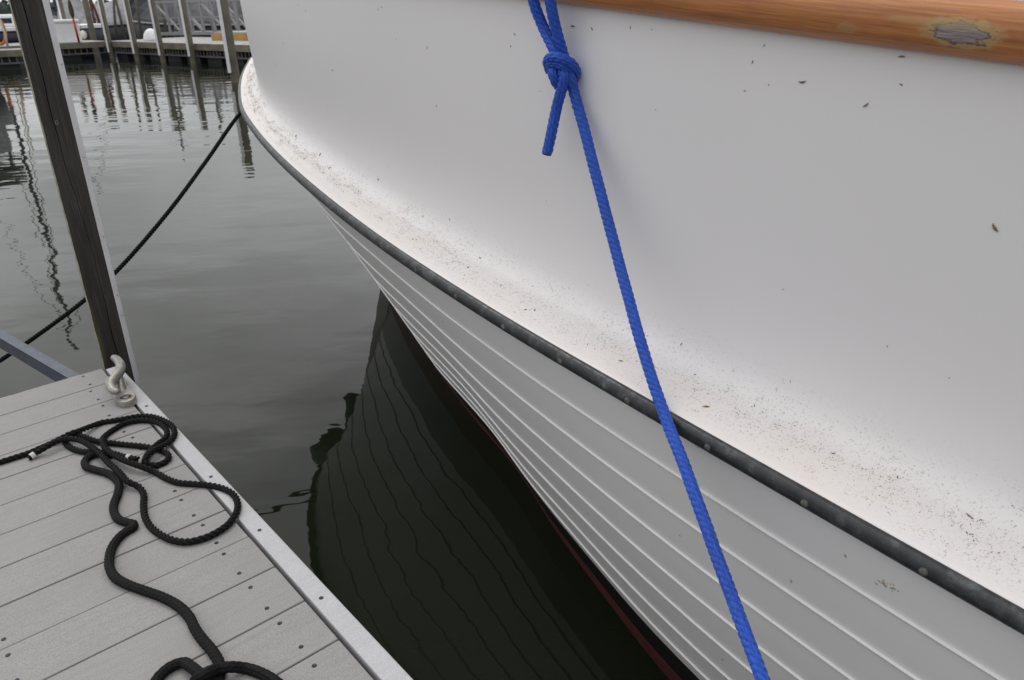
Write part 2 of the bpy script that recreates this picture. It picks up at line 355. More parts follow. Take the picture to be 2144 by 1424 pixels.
# bulwark: ledge, sweep up into the tall topside, cap
HW = 0.635
def ledge_w(l): return float(np.interp(-l, [-0.7, 0.2, 1.0, 2.2, 3.2, 7], [.075, .085, .11, .145, .158, .16]))
qq = np.linspace(0, 1, 241); tq = np.pi / 2 * (qq * qq * (3 - 2 * qq)) * .985     # sweep with easing at both ends
FX = np.r_[0, np.cumsum(np.cos((tq[1:] + tq[:-1]) / 2))]; FZ = np.r_[0, np.cumsum(np.sin((tq[1:] + tq[:-1]) / 2))] / FX[-1]; FX = FX / FX[-1]
FXd, FZd = FX.copy(), FZ.copy(); FX = FX[::20]; FZ = FZ[::20]
V = []; att = []; UVs = []
stations = range(0, len(RL))
for side in (1,):
    for i in stations:
        l, b = RL[i]; w = ledge_w(l); z = zrail(l); fr = min(.072, w * .6)
        prof = [(0.004, -.036, 0), (-.001, -.03, 0), (-.001, -.006, 0), (.001, -.001, .02), (.004, .0, .05), (.015, .0008, .12), (.03, .0015, .25)]
        for k in range(1, 5):
            d = .03 + (w - fr - .03) * k / 4; prof.append((d, .0015 + .004 * k / 4, .25 + .5 * k / 4))
        for k in range(1, 13): prof.append((w - fr + fr * FX[k], .0055 + fr * FZ[k], .75 + .35 * k / 12))
        h0 = .0055 + fr * FZ[12]
        for k in range(1, 11):
            q = k / 10; prof.append((w - .026 * q - .012 * math.sin(math.pi * q), h0 + (HW + .075 - h0) * q, 1.2 + q))
        w2 = w - .026
        prof += [(w2 + .004, HW + .09, 3), (w2 + .02, HW + .105, 3), (w2 + .05, HW + .112, 3), (w2 + .10, HW + .108, 3), (w2 + .115, HW + .095, 3), (w2 + .12, HW - .05, 3)]
        for d, h, q in prof:
            p = RL[i] - RNn[i] * d
            if i == 0: p = np.array([p[0], 0.0])
            V.append(bw_(p[0], p[1], z + h)); att.append(q)
nc = len(prof); nr = len(RL)
bul = boat_mesh('bulwark', V, grid_faces(nr, nc), M['gelcoat'])
a_ = bul.data.attributes.new('ledge', 'FLOAT', 'POINT'); a_.data.foreach_set('value', att)
Vm = []                                       # the far side, mirrored about the keel
for i in stations:
    for j in range(nc):
        p = V[i * nc + j]; q = np.array(p[:2]) - BF; Vm.append(bw_(q @ BC, -(q @ BN), p[2]))
bul2 = boat_mesh('far_bulwark', Vm, grid_faces(nr, nc, True), M['gelcoat'])
# deck
V2 = []
for i in stations:
    p = RL[i] - RNn[i] * (ledge_w(RL[i][0]) + .09); z = zrail(RL[i][0]) + HW - .045
    b_ = max(p[1], 0); V2 += [bw_(p[0], b_, z), bw_(p[0], 0, z + .03), bw_(p[0], -b_, z)]
boat_mesh('deck', V2, grid_faces(nr, 3), M['deckwhite'])

# varnished moulding along the topside
V = []; F_ = []; n_p = 13
for i in stations:
    l, b = RL[i]; z = zrail(l) + HW + .033; w2 = ledge_w(l) - .026 - .001
    for k in range(n_p):
        a = -math.pi / 2 + math.pi * k / (n_p - 1)
        d = w2 - .036 * max(0, math.cos(a)) ** .8; p = RL[i] - RNn[i] * d
        V.append(bw_(p[0], p[1], z + .036 * math.sin(a)))
wood = boat_mesh('wooden_rail', V, grid_faces(nr, n_p), None)
uv = wood.data.uv_layers.new(name='UVMap')
vi = np.zeros(len(wood.data.loops), int); wood.data.loops.foreach_get('vertex_index', vi)
uvc = np.stack([RS[vi // n_p], (vi % n_p) / (n_p - 1)], 1); uv.data.foreach_set('uv', uvc.ravel())
def wood_uv(px, py):
    d = Vector(ray(px, py)); bv = BVHTree.FromPolygons([tuple(p) for p in V], grid_faces(nr, n_p))
    loc, nor, fi, dist = bv.ray_cast(Vector((0, 0, ZC)), d)
    return (RS[fi // (n_p - 1)], ((fi % (n_p - 1)) + .5) / (n_p - 1)) if loc else (0, 0)
sp = []
for px, py, a, b, core in ((2012, 78, .046, .17, True), (1803, 59, .016, .07, False), (1985, 42, .07, .05, False)):
    s0, v0 = wood_uv(px, py); sp.append((s0, v0, a, b, core))
wood.data.materials.append(wood_material(sp))

# lower hull
LT = 0.70; L0 = -1.5
def zboot(l): return float(np.interp(l, [-6.5, -3.2, -2.0, .3], [.15, .165, .195, .27]))
def straight(l, t): return bwat(l) + (brail(l) - bwat(l)) * t
def hull_pt(u, t):
    """u<=1 : 0 stem .. 1 at L0 ; u>1 : metres aft of L0 ; t = height / rail height"""
    if u <= 1:
        xi = 1 - u; Ls = LT * t; l = L0 + xi * (Ls - L0)
        Sr = brail(L0 + xi * (LT - L0)) / brail(L0); Sw = bwat(L0 + xi * (0 - L0)) / bwat(L0)
        k = max(0, min(1.2, t)) ** 1.4
        return l, straight(L0, t) * (Sw + (Sr - Sw) * k)
    l = L0 - (u - 1); return l, straight(l, t)
US = np.r_[1 - (1 - np.linspace(0, 1, 27)[:-1]) ** 1.0, 1 + np.arange(0, 5.2, .08)]
def hull_line(t_of, off, sgn=1):
    """world points of a line on the hull: t_of(l)->(height) given as a fraction; off = metres outward"""
    P_ = []
    for u in US:
        l, b = hull_pt(u, t_of[0]); z = None
        zr_ = zrail(l) - .035
        z = t_of[1](zr_, zboot(l)); t = z / zrail(l)
        l, b = hull_pt(u, t); P_.append((l, b, z))
    P_ = np.array(P_)
    if off:
        T = np.gradient(P_[:, :2], axis=0); T /= np.linalg.norm(T, axis=1)[:, None] + 1e-9
        N = np.stack([-T[:, 1], T[:, 0]], 1); N *= np.where(N[:, 1:2] < 0, -1, 1)
        if np.mean(N[:, 1]) < 0: N = -N
        P_[:, :2] += N * off
    P_[0, 1] = max(0, P_[0, 1])
    return [bw_(p[0], sgn * p[1], p[2]) for p in P_]
TL = [0.0, .05, .155, .28, .41, .55, .695, .845, 1.0]
def row(tp, dz, off):
    return hull_line((tp * .85 + .12, lambda zr_, zb: zb + (zr_ - zb) * tp + dz), off)
for k in range(len(TL) - 1):
    ta, tb = TL[k], TL[k + 1]; last = k == len(TL) - 2
    rows = [row(ta, -.0015, -.0005)]
    for q in (.33, .66): rows.append(row(ta + (tb - ta) * q, 0, 0))
    if last: rows.append(row(tb, .012, 0))
    else: rows += [row(tb, -.0052, 0), row(tb, -.0043, .0036), row(tb, -.0012, .0046), row(tb, .0002, -.001)]
    V = [p for r_ in rows for p in r_]
    o = boat_mesh('strake', V, grid_faces(len(rows), len(US), True), M['strake']); smooth_angle(o, 22); top_strake = o
def band(f0, f1, name, mat, n=5):
    rows = []
    for q in np.linspace(0, 1, n):
        r_ = []
        for u in US:
            l, b = hull_pt(u, .05); z = f0(l) + (f1(l) - f0(l)) * q
            l, b = hull_pt(u, max(0, z) / zrail(l)); r_.append(bw_(l, (b - .0012) * (1 + min(0, z) * .5), z))
        rows.append(r_)
    boat_mesh(name, [p for r_ in rows for p in r_], grid_faces(len(rows), len(US), True), mat)
band(lambda l: .079, lambda l: zboot(l) - .0005, 'boot_stripe', M['boot'])
band(lambda l: -.5, lambda l: .078, 'painted_bottom', M['red'], 8)
# far side of the hull in one skin, and a plain transom
rows = []
for z in np.linspace(0, 1, 9):
    rows.append([bw_(*(lambda lb: (lb[0], -lb[1]))(hull_pt(u, z)), z * zrail(hull_pt(u, z)[0]) - .3 * (1 - z)) for u in US])
boat_mesh('far_hull_side', [p for r_ in rows for p in r_], grid_faces(9, len(US)), M['strake'])
tr = []
lT = L0 - (US[-1] - 1)
for z in (-.3, .5, zrail(lT) + .6):
    tt = max(0, min(1, z / zrail(lT))); b = straight(lT, tt); tr += [bw_(lT, -b, z), bw_(lT, b, z)]
boat_mesh('transom', tr, grid_faces(3, 2), M['strake'], smooth=False)

# rub rail: half oval with a thin groove above it, screws along it
n_p = 11
for nm, sg in (('rub_rail', 1), ('far_rub_rail', -1)):
    V = []
    for i in stations:
        l, b = RL[i]; z = zrail(l) - .0185
        for k in range(n_p):
            a = -math.pi / 2 + math.pi * k / (n_p - 1); d = -.0005 - .0145 * math.cos(a) ** .75
            p = RL[i] - RNn[i] * d; V.append(bw_(p[0], sg * max(p[1], 0), z + .0168 * math.sin(a)))
    o_ = boat_mesh(nm, V, grid_faces(nr, n_p, sg < 0), M['rail'])
    if sg > 0: rail_ob = o_
def proj(p):
    q = np.array(p) - np.array([0, 0, ZC]); return np.array([1072 + 1635 * (q @ CR) / (q @ CF), 712 - 1635 * (q @ CU) / (q @ CF)])
pr = np.array([proj(bw_(RL[i][0], RL[i][1], zrail(RL[i][0]) - .02))[0] if RL[i][0] < -1 and RL[i][0] > -4 else -1e9 for i in stations])
s_ref = RS[int(np.argmin(abs(pr - 1505)))]
sb = MB()
for sgn in (1, -1):                           # slotted oval head: two half domes with a slot between
    ring = [(sgn * (.0006 + .0066 * math.sin(a)), .0072 * math.cos(a)) for a in np.linspace(0, math.pi, 8)]
    v_ = [(x, y, 0) for x, y in ring] + [(x * .72 + sgn * .0002, y * .72, .0012) for x, y in ring] + [(sgn * .0012, 0, .0016)]
    f_ = [(i, i + 1, 9 + i, 8 + i) if sgn < 0 else (8 + i, 9 + i, i + 1, i) for i in range(7)] + [((8 + i, 9 + i, 16) if sgn < 0 else (16, 9 + i, 8 + i)) for i in range(7)] + [(0, 8, 16, 15, 7)]
    sb.add(v_, f_)
first = sb.build('screw', M['screw'], rail_ob, True); sme = first.data
k = 0
for m_ in range(-12, 6):
    s = s_ref + m_ * .185
    if s < .15: continue
    l = np.interp(s, RS, RL[:, 0]); b = np.interp(s, RS, RL[:, 1]); nx = np.interp(s, RS, RNn[:, 0]); ny = np.interp(s, RS, RNn[:, 1])
    p = bw_(l + nx * .0143, b + ny * .0143, zrail(l) - .0205); nw = BC * nx + BN * ny
    q = Vector((nw[0], nw[1], -.05)).to_track_quat('Z', 'Y') @ Matrix.Rotation(rng.uniform(0, 3), 3, 'Z').to_quaternion()
    o = first if k == 0 else bpy.data.objects.new('screw', sme)
    if k: col.objects.link(o); o.parent = rail_ob
    o.location = Vector(p - BO); o.rotation_mode = 'QUATERNION'; o.rotation_quaternion = q; k += 1
# bow roller with its hanging hook, seen only as a shape mirrored in the water
mb = MB(); z0 = 1.74
mb.obox(bw_(.45, 0, z0), bw_(1.0, 0, z0 + .01), .16, .04)
def lump(cen, rad):
    v = [bw_(cen[0] + rad[0] * math.cos(e_) * math.cos(a), cen[1] + rad[1] * math.cos(e_) * math.sin(a), cen[2] + rad[2] * math.sin(e_)) for e_ in np.linspace(-1.5, 1.5, 9) for a in np.linspace(0, 2 * math.pi, 14, endpoint=False)]
    mb.add(v, [(i * 14 + k, i * 14 + (k + 1) % 14, (i + 1) * 14 + (k + 1) % 14, (i + 1) * 14 + k) for i in range(8) for k in range(14)])
lump((1.0, .02, 1.56), (.20, .19, .24)); lump((.92, -.16, 1.24), (.11, .11, .11)); mb.obox(bw_(1.0, 0, 1.5), bw_(.90, -.08, 1.28), .06, .06)
boat_mesh('bow_roller', mb.v, mb.f, M['galv'], smooth=False)

# bits of husk and dead insects stuck to the paint
bvh = BVHTree.FromPolygons([tuple(v_.co + boat.location) for v_ in bul.data.vertices], [tuple(p.vertices) for p in bul.data.polygons])
husks = [(1680, 170, 15), (1813, 219, 13), (1888, 120, 13), (1887, 177, 8), (2085, 476, 18), (697, 147, 7), (792, 376, 8), (886, 453, 6), (1006, 540, 9), (1478, 853, 15), (1427, 721, 8), (1070, 97, 5), (1078, 71, 7), (1130, 191, 4), (1200, 55, 12), (1199, 225, 6), (1320, 58, 6), (1365, 62, 5), (1600, 95, 6), (1576, 130, 7), (1610, 178, 5), (1560, 190, 6), (1640, 606, 5), (1735, 1160, 4), (1858, 725, 5), (1655, 798, 5), (1240, 60, 8), (800, 15, 5), (792, 20, 4), (625, 11, 4), (830, 82, 3), (1373, 230, 4), (2030, 1080, 12), (1880, 1000, 9), (1745, 950, 8), (1580, 850, 7), (1455, 785, 6), (1120, 650, 9), (1100, 649, 8), (1300, 756, 10), (980, 560, 9), (670, 324, 8), (637, 333, 6), (690, 352, 7), (620, 285, 6)]
mb = MB()
for px, py, size in husks:
    loc, nor, fi, dist = bvh.ray_cast(Vector((0, 0, ZC)), Vector(ray(px, py)))
    if loc is None: continue
    if nor.dot(Vector(ray(px, py))) > 0: nor = -nor
    L_ = size / 1635 * dist; t1 = nor.orthogonal().normalized(); t1 = Matrix.Rotation(rng.uniform(0, 6.28), 3, nor) @ t1; t2 = nor.cross(t1)
    bend = rng.uniform(-.22, .22)
    cen = [loc + t1 * (L_ * (q - .5)) + t2 * (L_ * bend * (1 - (2 * q - 1) ** 2) * .6) + nor * (.0006 + L_ * .12 * abs(q - .4)) for q in np.linspace(0, 1, 5)]
    mb.tube([tuple(c_) for c_ in cen], np.array([.05, .16, .24, .14, .04]) * L_ * .62, 6)
o = boat_mesh('husks', mb.v, mb.f, M['husk']); tag(o, kind='stuff')

# crumbs and specks of mould lying on the ledge, thickest towards the foot of the topside
cr = {'crumb': MB(), 'mould': MB()}
vis = np.where((RL[:, 0] < .35) & (RL[:, 0] > -4.0))[0]; sA, sB = RS[vis[0]], RS[vis[-1]]
def ledge_pt(s_, dq):
    l = np.interp(s_, RS, RL[:, 0]); b = np.interp(s_, RS, RL[:, 1]); nx = np.interp(s_, RS, RNn[:, 0]); ny = np.interp(s_, RS, RNn[:, 1])
    w = ledge_w(l); fr = min(.072, w * .6); d = dq * w; h = .0015 + .004 * max(0, (d - .03)) / (w - fr - .03) if w - fr > .03 else .003
    if d > w - fr: h = .0055 + fr * float(np.interp((d - (w - fr)) / fr, FXd, FZd))
    return bw_(l - nx * d, b - ny * d, zrail(l) + min(h, .08) + .0004)
for c_i in range(560):
    s0 = rng.uniform(sA, sB); q0 = float(np.clip(rng.normal(.60, .20), .10, .93)); n_f = int(rng.integers(3, 22)); sp_s, sp_q = rng.uniform(.006, .035), rng.uniform(.02, .10)
    kind = 'mould' if rng.random() < .36 else 'crumb'
    for _ in range(n_f):
        p = ledge_pt(np.clip(s0 + rng.normal(0, sp_s), sA, sB), float(np.clip(q0 + rng.normal(0, sp_q), .05, .96)))
        r_ = rng.uniform(.0004, .0011) * (1.7 if rng.random() < .08 else 1) * min(1.5, max(1.0, .6 * math.hypot(p[0], p[1]))); a0 = rng.uniform(0, 6.28); el = rng.uniform(.35, 1)
        ca, sa = math.cos(a0), math.sin(a0)
        v = [p + np.array([ca * x * r_ - sa * y * r_ * el, sa * x * r_ + ca * y * r_ * el, z]) for x, y, z in ((1, 0, 0), (.1, 1, 0), (-1.1, .2, 0), (-.2, -1, 0), (0, 0, r_ * .8))]
        cr[kind].add(v, [(0, 1, 4), (1, 2, 4), (2, 3, 4), (3, 0, 4)])
for k_, mb in cr.items():
    o = boat_mesh('ledge_' + k_, mb.v, mb.f, M[k_], smooth=False); tag(o, kind='stuff')
# brown crust under the rail and a tan smear on the top strake
bv2 = BVHTree.FromPolygons([tuple(v_.co + boat.location) for v_ in top_strake.data.vertices], [tuple(p.vertices) for p in top_strake.data.polygons])
mb = MB()
for px, py, n_f, sx, sy in ((1448, 920, 14, 12, 5), (1476, 937, 16, 14, 5), (1500, 952, 8, 8, 4), (1850, 1222, 26, 15, 4), (1866, 1230, 14, 8, 3), (1240, 775, 5, 8, 3), (1180, 740, 5, 8, 3)):
    for _ in range(n_f):
        x = px + rng.normal(0, sx); y = py + rng.normal(0, sy) + (x - px) * .55
        loc, nor, fi, dist = bv2.ray_cast(Vector((0, 0, ZC)), Vector(ray(x, y)))
        if loc is None: continue
        if nor.dot(Vector(ray(x, y))) > 0: nor = -nor
        t1 = nor.orthogonal().normalized(); t1 = Matrix.Rotation(rng.uniform(0, 6.28), 3, nor) @ t1; t2 = nor.cross(t1); r_ = rng.uniform(.0007, .0022)
        v = [loc + t1 * (x_ * r_) + t2 * (y_ * r_) + nor * (z_ + .0003) for x_, y_, z_ in ((1, 0, 0), (.1, .7, 0), (-1.1, .2, 0), (-.2, -.8, 0), (0, 0, r_ * .4))]
        mb.add([tuple(q) for q in v], [(0, 1, 4), (1, 2, 4), (2, 3, 4), (3, 0, 4)])
o = boat_mesh('hull_crust', mb.v, mb.f, M['crumb'], smooth=False); tag(o, kind='stuff')
ROPE_A = [(0.4797, -0.4373, 0.008), (0.485, -0.4148, 0.008), (0.4902, -0.3921, 0.008), (0.4932, -0.3539, 0.008), (0.4936, -0.3176, 0.008), (0.4874, -0.2919, 0.008), (0.4798, -0.2623, 0.008), (0.4855, -0.2327, 0.016), (0.4938, -0.21, 0.024), (0.4949, -0.1876, 0.024), (0.4666, -0.1509, 0.0128), (0.4548, -0.1154, 0.008), (0.4701, -0.085, 0.008), (0.483, -0.0537, 0.008), (0.4969, -0.0224, 0.008), (0.5248, 0.005, 0.008), (0.5766, 0.0247, 0.008), (0.6359, 0.0324, 0.008), (0.6829, 0.0248, 0.008), (0.7198, 0.0042, 0.008), (0.7521, -0.0284, 0.016), (0.775, -0.0598, 0.024), (0.795, -0.0834, 0.024), (0.8089, -0.0937, 0.0176), (0.8179, -0.0828, 0.008), (0.833, -0.0651, 0.008), (0.8262, -0.0421, 0.008), (0.7991, -0.0302, 0.008), (0.7558, -0.038, 0.008), (0.7018, -0.0646, 0.008), (0.6524, -0.0999, 0.008), (0.6076, -0.1306, 0.008), (0.5681, -0.1594, 0.0096), (0.5163, -0.1822, 0.0128), (0.4825, -0.2003, 0.0144), (0.4762, -0.222, 0.0128)]
ROPE_B = [(0.7993, -0.0947, 0.008), (0.7638, -0.0772, 0.0112), (0.7262, -0.0377, 0.0128), (0.6961, -0.0052, 0.008), (0.6546, 0.0114, 0.008), (0.5986, 0.0108, 0.008), (0.5537, -0.0068, 0.0096), (0.5262, -0.0339, 0.0096), (0.5165, -0.0659, 0.0096), (0.527, -0.0998, 0.008), (0.55, -0.1308, 0.008), (0.6117, -0.1508, 0.0224), (0.6763, -0.1538, 0.024), (0.7406, -0.1422, 0.024), (0.7952, -0.1258, 0.024), (0.8329, -0.1066, 0.0192), (0.8615, -0.0865, 0.008), (0.9188, -0.0731, 0.008), (0.9627, -0.0563, 0.008), (0.9961, -0.0303, 0.008), (1.0291, -0.0045, 0.008), (1.0701, 0.0179, 0.008), (1.1169, 0.0279, 0.008), (1.1668, 0.0204, 0.008), (1.2068, -0.0017, 0.008), (1.2323, -0.0296, 0.008), (1.2439, -0.0601, 0.008), (1.2444, -0.0915, 0.008), (1.2319, -0.1234, 0.008), (1.2052, -0.1448, 0.008), (1.1617, -0.1612, 0.008), (1.1089, -0.17, 0.008), (1.0523, -0.1672, 0.008), (0.9964, -0.1538, 0.008), (0.9514, -0.1406, 0.008), (0.9129, -0.1407, 0.0112), (0.8854, -0.1572, 0.0224), (0.8269, -0.1618, 0.0248), (0.7514, -0.1697, 0.024), (0.6729, -0.1749, 0.024), (0.609, -0.1848, 0.024), (0.5516, -0.2002, 0.024), (0.5236, -0.2223, 0.0256), (0.5137, -0.249, 0.024), (0.5254, -0.2798, 0.0224), (0.5207, -0.3025, 0.0144), (0.5268, -0.3265, 0.008)]
ROPE_D = [(0.4801, -0.2289, 0.008), (0.5336, -0.2274, 0.008), (0.5818, -0.2142, 0.008), (0.616, -0.1936, 0.008), (0.6394, -0.1676, 0.008), (0.672, -0.1439, 0.008), (0.7283, -0.1231, 0.0112), (0.7715, -0.1026, 0.0144)]
ROPE_S = [(0.6885, -0.1479, 0.0092), (0.6753, -0.154, 0.0092), (0.6501, -0.173, 0.0092), (0.6443, -0.1921, 0.0092), (0.6609, -0.2106, 0.0092), (0.6966, -0.2176, 0.0092), (0.7359, -0.2031, 0.0092), (0.7742, -0.1852, 0.0092), (0.8166, -0.1749, 0.0092), (0.8591, -0.1756, 0.0092), (0.9047, -0.1906, 0.0092), (0.9441, -0.2096, 0.0092), (0.9831, -0.2197, 0.0092), (1.024, -0.2193, 0.0092), (1.052, -0.2075, 0.0092), (1.0693, -0.1984, 0.0092), (1.083, -0.2023, 0.0092), (1.0876, -0.2186, 0.0092), (1.1019, -0.2413, 0.0092), (1.1318, -0.2636, 0.0092), (1.1746, -0.2797, 0.0092), (1.2045, -0.286, 0.0092), (1.2474, -0.2849, 0.0092), (1.291, -0.2711, 0.0092), (1.3378, -0.2495, 0.0092), (1.3836, -0.2284, 0.0092), (1.4329, -0.2126, 0.0092), (1.4807, -0.2067, 0.0092), (1.5245, -0.2095, 0.0092), (1.5644, -0.2084, 0.0092), (1.6051, -0.2052, 0.0092), (1.6449, -0.2068, 0.0092), (1.668, -0.2141, 0.0092), (1.6846, -0.2275, 0.0092), (1.7014, -0.2549, 0.0092), (1.6806, -0.2971, 0.0092), (1.6342, -0.3176, 0.0092), (1.6074, -0.3108, 0.0092), (1.5955, -0.2974, 0.0092), (1.5892, -0.2785, 0.0092), (1.5941, -0.2586, 0.0092), (1.6293, -0.2509, 0.0202), (1.6668, -0.2445, 0.0258), (1.6841, -0.2305, 0.0147), (1.7201, -0.2197, 0.0092), (1.751, -0.2401, 0.0092), (1.7284, -0.2646, 0.0092), (1.677, -0.2713, 0.0092), (1.6666, -0.2569, 0.0202), (1.6887, -0.2428, 0.0442), (1.6773, -0.2191, 0.0294), (1.6823, -0.1991, 0.0239), (1.6892, -0.1753, 0.0092), (1.7205, -0.1587, 0.0092), (1.7564, -0.1476, 0.0092), (1.7965, -0.1422, 0.0092), (1.839, -0.1447, 0.0092)]
HORN= [(0.3479, -0.0272, 0.045), (0.3478, -0.0386, 0.045), (0.3302, -0.0454, 0.048), (0.3063, -0.0425, 0.052), (0.2878, -0.0339, 0.056), (0.2731, -0.0212, 0.06), (0.256, -0.0054, 0.064), (0.2359, 0.0083, 0.068), (0.214, 0.0158, 0.072), (0.184, 0.0193, 0.075), (0.1539, 0.0186, 0.077), (0.1291, 0.0131, 0.078)]
# ------------------------------------------------------------------ the dock at the left
E1 = np.array([0.63260, -0.77430, 0.01970]); E2 = np.array([0.77390, 0.63290, 0.02340]); E3 = np.array([-0.0306, 0.0005, 0.9995])
DO = np.array([0, 0, ZC]) + E1 * -2.86717 + E2 * 0.44053 - E3 * 1.10584
def dw(s, q, h): return DO + E1 * s + E2 * q + E3 * h
dock = empty('floating_dock')
dock.matrix_world = Matrix(((E1[0], E2[0], E3[0], DO[0]), (E1[1], E2[1], E3[1], DO[1]), (E1[2], E2[2], E3[2], DO[2]), (0, 0, 0, 1)))
tag(dock, 'grey plank dock with a pale edge board, beside the boat', 'dock')
PP = 0.1445
plank = MB().box(.0018, PP - .0018, -2.6, -.009, -.026, 0, .0025)
sc = MB(); th = [k / 10 * 2 * math.pi for k in range(10)]
sc.add([(.0042 * math.cos(a), .0042 * math.sin(a), .0012) for a in th] + [(.0048 * math.cos(a), .0048 * math.sin(a), .0002) for a in th] + [(0, 0, .0004)], [tuple((k, (k + 1) % 10, 20)) for k in range(10)] + [(10 + k, 10 + (k + 1) % 10, (k + 1) % 10, k) for k in range(10)])
scme = None; pme = None
def add_screw(parent, x, y, z):
    global scme
    if scme is None:
        o = sc.build('deck_screw', M['deckscrew'], parent); scme = o.data; o.location = (x, y, z)
    else: o = share('deck_screw', scme, parent, (x, y, z))
    o.rotation_euler = (0, 0, rng.uniform(0, 6))
for k in range(0, 18):
    if pme is None: p = plank.build('plank', M['plank'], dock); pme = p.data
    else: p = share('plank', pme, dock, (k * PP, 0, rng.uniform(-.0008, .0008)))
    for q in (-.0745 - rng.uniform(0, .012) * (k < 4), -.505):
        for f_ in (.18, .79): add_screw(p, PP * (f_ + rng.uniform(-.025, .025)), q + rng.uniform(-.003, .003), .0003)
edge = MB().box(.02, 2.7, 0.0005, .0438, -.13, .0005, .004).build('edge_board', M['edge'], dock)
for s in (.428, .70, .984, 1.297, 1.608, 1.92): add_screw(edge, s, .0192, .0009)
MB().box(-.034, -.003, -2.6, -.04, -.18, -.012, .003).build('end_board', M['mossy'], dock)
fr = MB().box(.0, 2.7, -.045, -.004, -.17, -.029)
for y in (-.53, -1.0, -1.5, -2.0, -2.55): fr.box(.0, 2.7, y, y + .04, -.17, -.03)
fr.build('frame', M['void'], dock)
for k in range(2): MB().box(.15 + k * 1.3, 1.3 + k * 1.3, -2.4, -.1, -.62, -.175, .05).build('float_drum', M['float'], dock)

# galvanised angle iron reaching out from the dock end
def wb(p): return tuple(p)
a0 = at(132, 796, .455); a1 = at(-90, 664, .455)
dvec = (a1 - a0) / np.linalg.norm(a1 - a0); side = np.cross(dvec, [0, 0, 1.]); 
if side[1] < 0: side = -side
mb = MB(); a0e = a0 - dvec * .12
up = np.array([0, 0, 1.])
mb.obox(a0e, a1, .006, .050)
mb.obox(a0e + side * .016 + up * .0255, a1 + side * .016 + up * .0255, .038, .005)
o = mb.build('steel_arm', M['galv']); tag(o, 'blue grey galvanised steel angle bar reaching over the water from the dock end', 'bar')

# cleat at the corner
cl = empty('dock_cleat', tuple(dw(.27, -.014, 0))); cl.rotation_euler = dock.matrix_world.to_euler()
tag(cl, 'cast metal cleat with curled horns at the dock corner beside the post', 'cleat')
CO = np.array([.27, -.014, 0])
bm = bmesh.new()
ax = np.array([.165, -.0105]); axn = ax / np.linalg.norm(ax); pn = np.array([-axn[1], axn[0]])
def stad(L, W, waist, z, n=48):
    out = []
    for k in range(n):
        a = 2 * math.pi * k / n; c_, s_ = math.cos(a), math.sin(a)
        x = L * np.sign(c_) * abs(c_) ** .75; y = W * np.sign(s_) * abs(s_) ** .8 * (1 - waist * math.exp(-(x / (L * .42)) ** 2))
        p = axn * x + pn * y; out.append((p[0], p[1], z))
    return out
lay = [stad(.125, .037, .38, .0006), stad(.125, .037, .38, .018), stad(.1235, .0355, .38, .0212), stad(.119, .0315, .38, .0225)]
n = 48
for L_ in lay:
    for p in L_: bm.verts.new(p)
bm.verts.ensure_lookup_table()
for i in range(3):
    for k in range(n): bm.faces.new([bm.verts[i * n + k], bm.verts[i * n + (k + 1) % n], bm.verts[(i + 1) * n + (k + 1) % n], bm.verts[(i + 1) * n + k]])
# bolt pockets: rings sunk in the top at both ends, joined to the rim through a middle line
me = bpy.data.meshes.new('base')
top = [v for v in bm.verts][3 * n:]
bm.faces.new(top)
bm.to_mesh(me); bm.free()
me.materials.append(M['cleat'])
base = bpy.data.objects.new('base', me); col.objects.link(base); base.parent = cl
for p in me.polygons: p.use_smooth = True
smooth_angle(base, 45)
for sg in (1, -1):                            # raised boss, dark washer well and bolt
    c0 = axn * .092 * sg
    mb = MB(); th = np.linspace(0, 2 * math.pi, 24, endpoint=False)
    def ring(r_, z): return [(c0[0] + r_ * math.cos(a), c0[1] + r_ * math.sin(a), z) for a in th]
    mb.add(ring(.0215, .0226) + ring(.0205, .0242) + ring(.0172, .0242) + ring(.0165, .0150), [(i * 24 + k, i * 24 + (k + 1) % 24, (i + 1) * 24 + (k + 1) % 24, (i + 1) * 24 + k) for i in range(3) for k in range(24)])
    o = mb.build('bolt_boss', M['cleat'], cl, True); smooth_angle(o, 35)
    wl = MB().add(ring(.0168, .02275) + [(c0[0], c0[1], .02275)], [(k, (k + 1) % 24, 24) for k in range(24)]).build('bolt_well', M['void'], o)
    b_ = MB(); h6 = np.linspace(0, 2 * math.pi, 12, endpoint=False)
    b_.add([(c0[0] + .0115 * math.cos(a), c0[1] + .0115 * math.sin(a), z) for z in (.0228, .0243) for a in h6] + [(c0[0] + .008 * math.cos(a), c0[1] + .008 * math.sin(a), .0255) for a in h6],
           [(i * 12 + k, i * 12 + (k + 1) % 12, (i + 1) * 12 + (k + 1) % 12, (i + 1) * 12 + k) for i in range(2) for k in range(12)] + [tuple(range(24, 36))])
    b_.build('bolt', M['bolt'], o, True)
hp = catmull(np.array(HORN) - CO, .004)
hr = np.interp(np.linspace(0, 1, len(hp)), [0, .03, .08, .3, .5, .7, .92, .97, 1], [.004, .0098, .0125, .0148, .0160, .0148, .0125, .0098, .004])
mb = MB().tube(hp, hr, 16); o = mb.build('horn', M['cleat'], cl, True)
mid = hp[len(hp) // 2]
st = []
for q in np.linspace(0, 1, 8):                # the pedestal under the horns, waisted
    c0 = np.array([mid[0] * q, mid[1] * q, .021 + (mid[2] - .019) * q]); wl_x = .040 - .022 * math.sin(q * math.pi * .5); wl_y = .021 - .010 * math.sin(q * math.pi * .55)
    st += [c0 + np.array([*(axn * wl_x * math.cos(a) + pn * wl_y * math.sin(a)), 0]) for a in np.linspace(0, 2 * math.pi, 18, endpoint=False)]
mesh_obj('pedestal', st, [(i * 18 + k, i * 18 + (k + 1) % 18, (i + 1) * 18 + (k + 1) % 18, (i + 1) * 18 + k) for i in range(7) for k in range(18)], M['cleat'], cl, True)

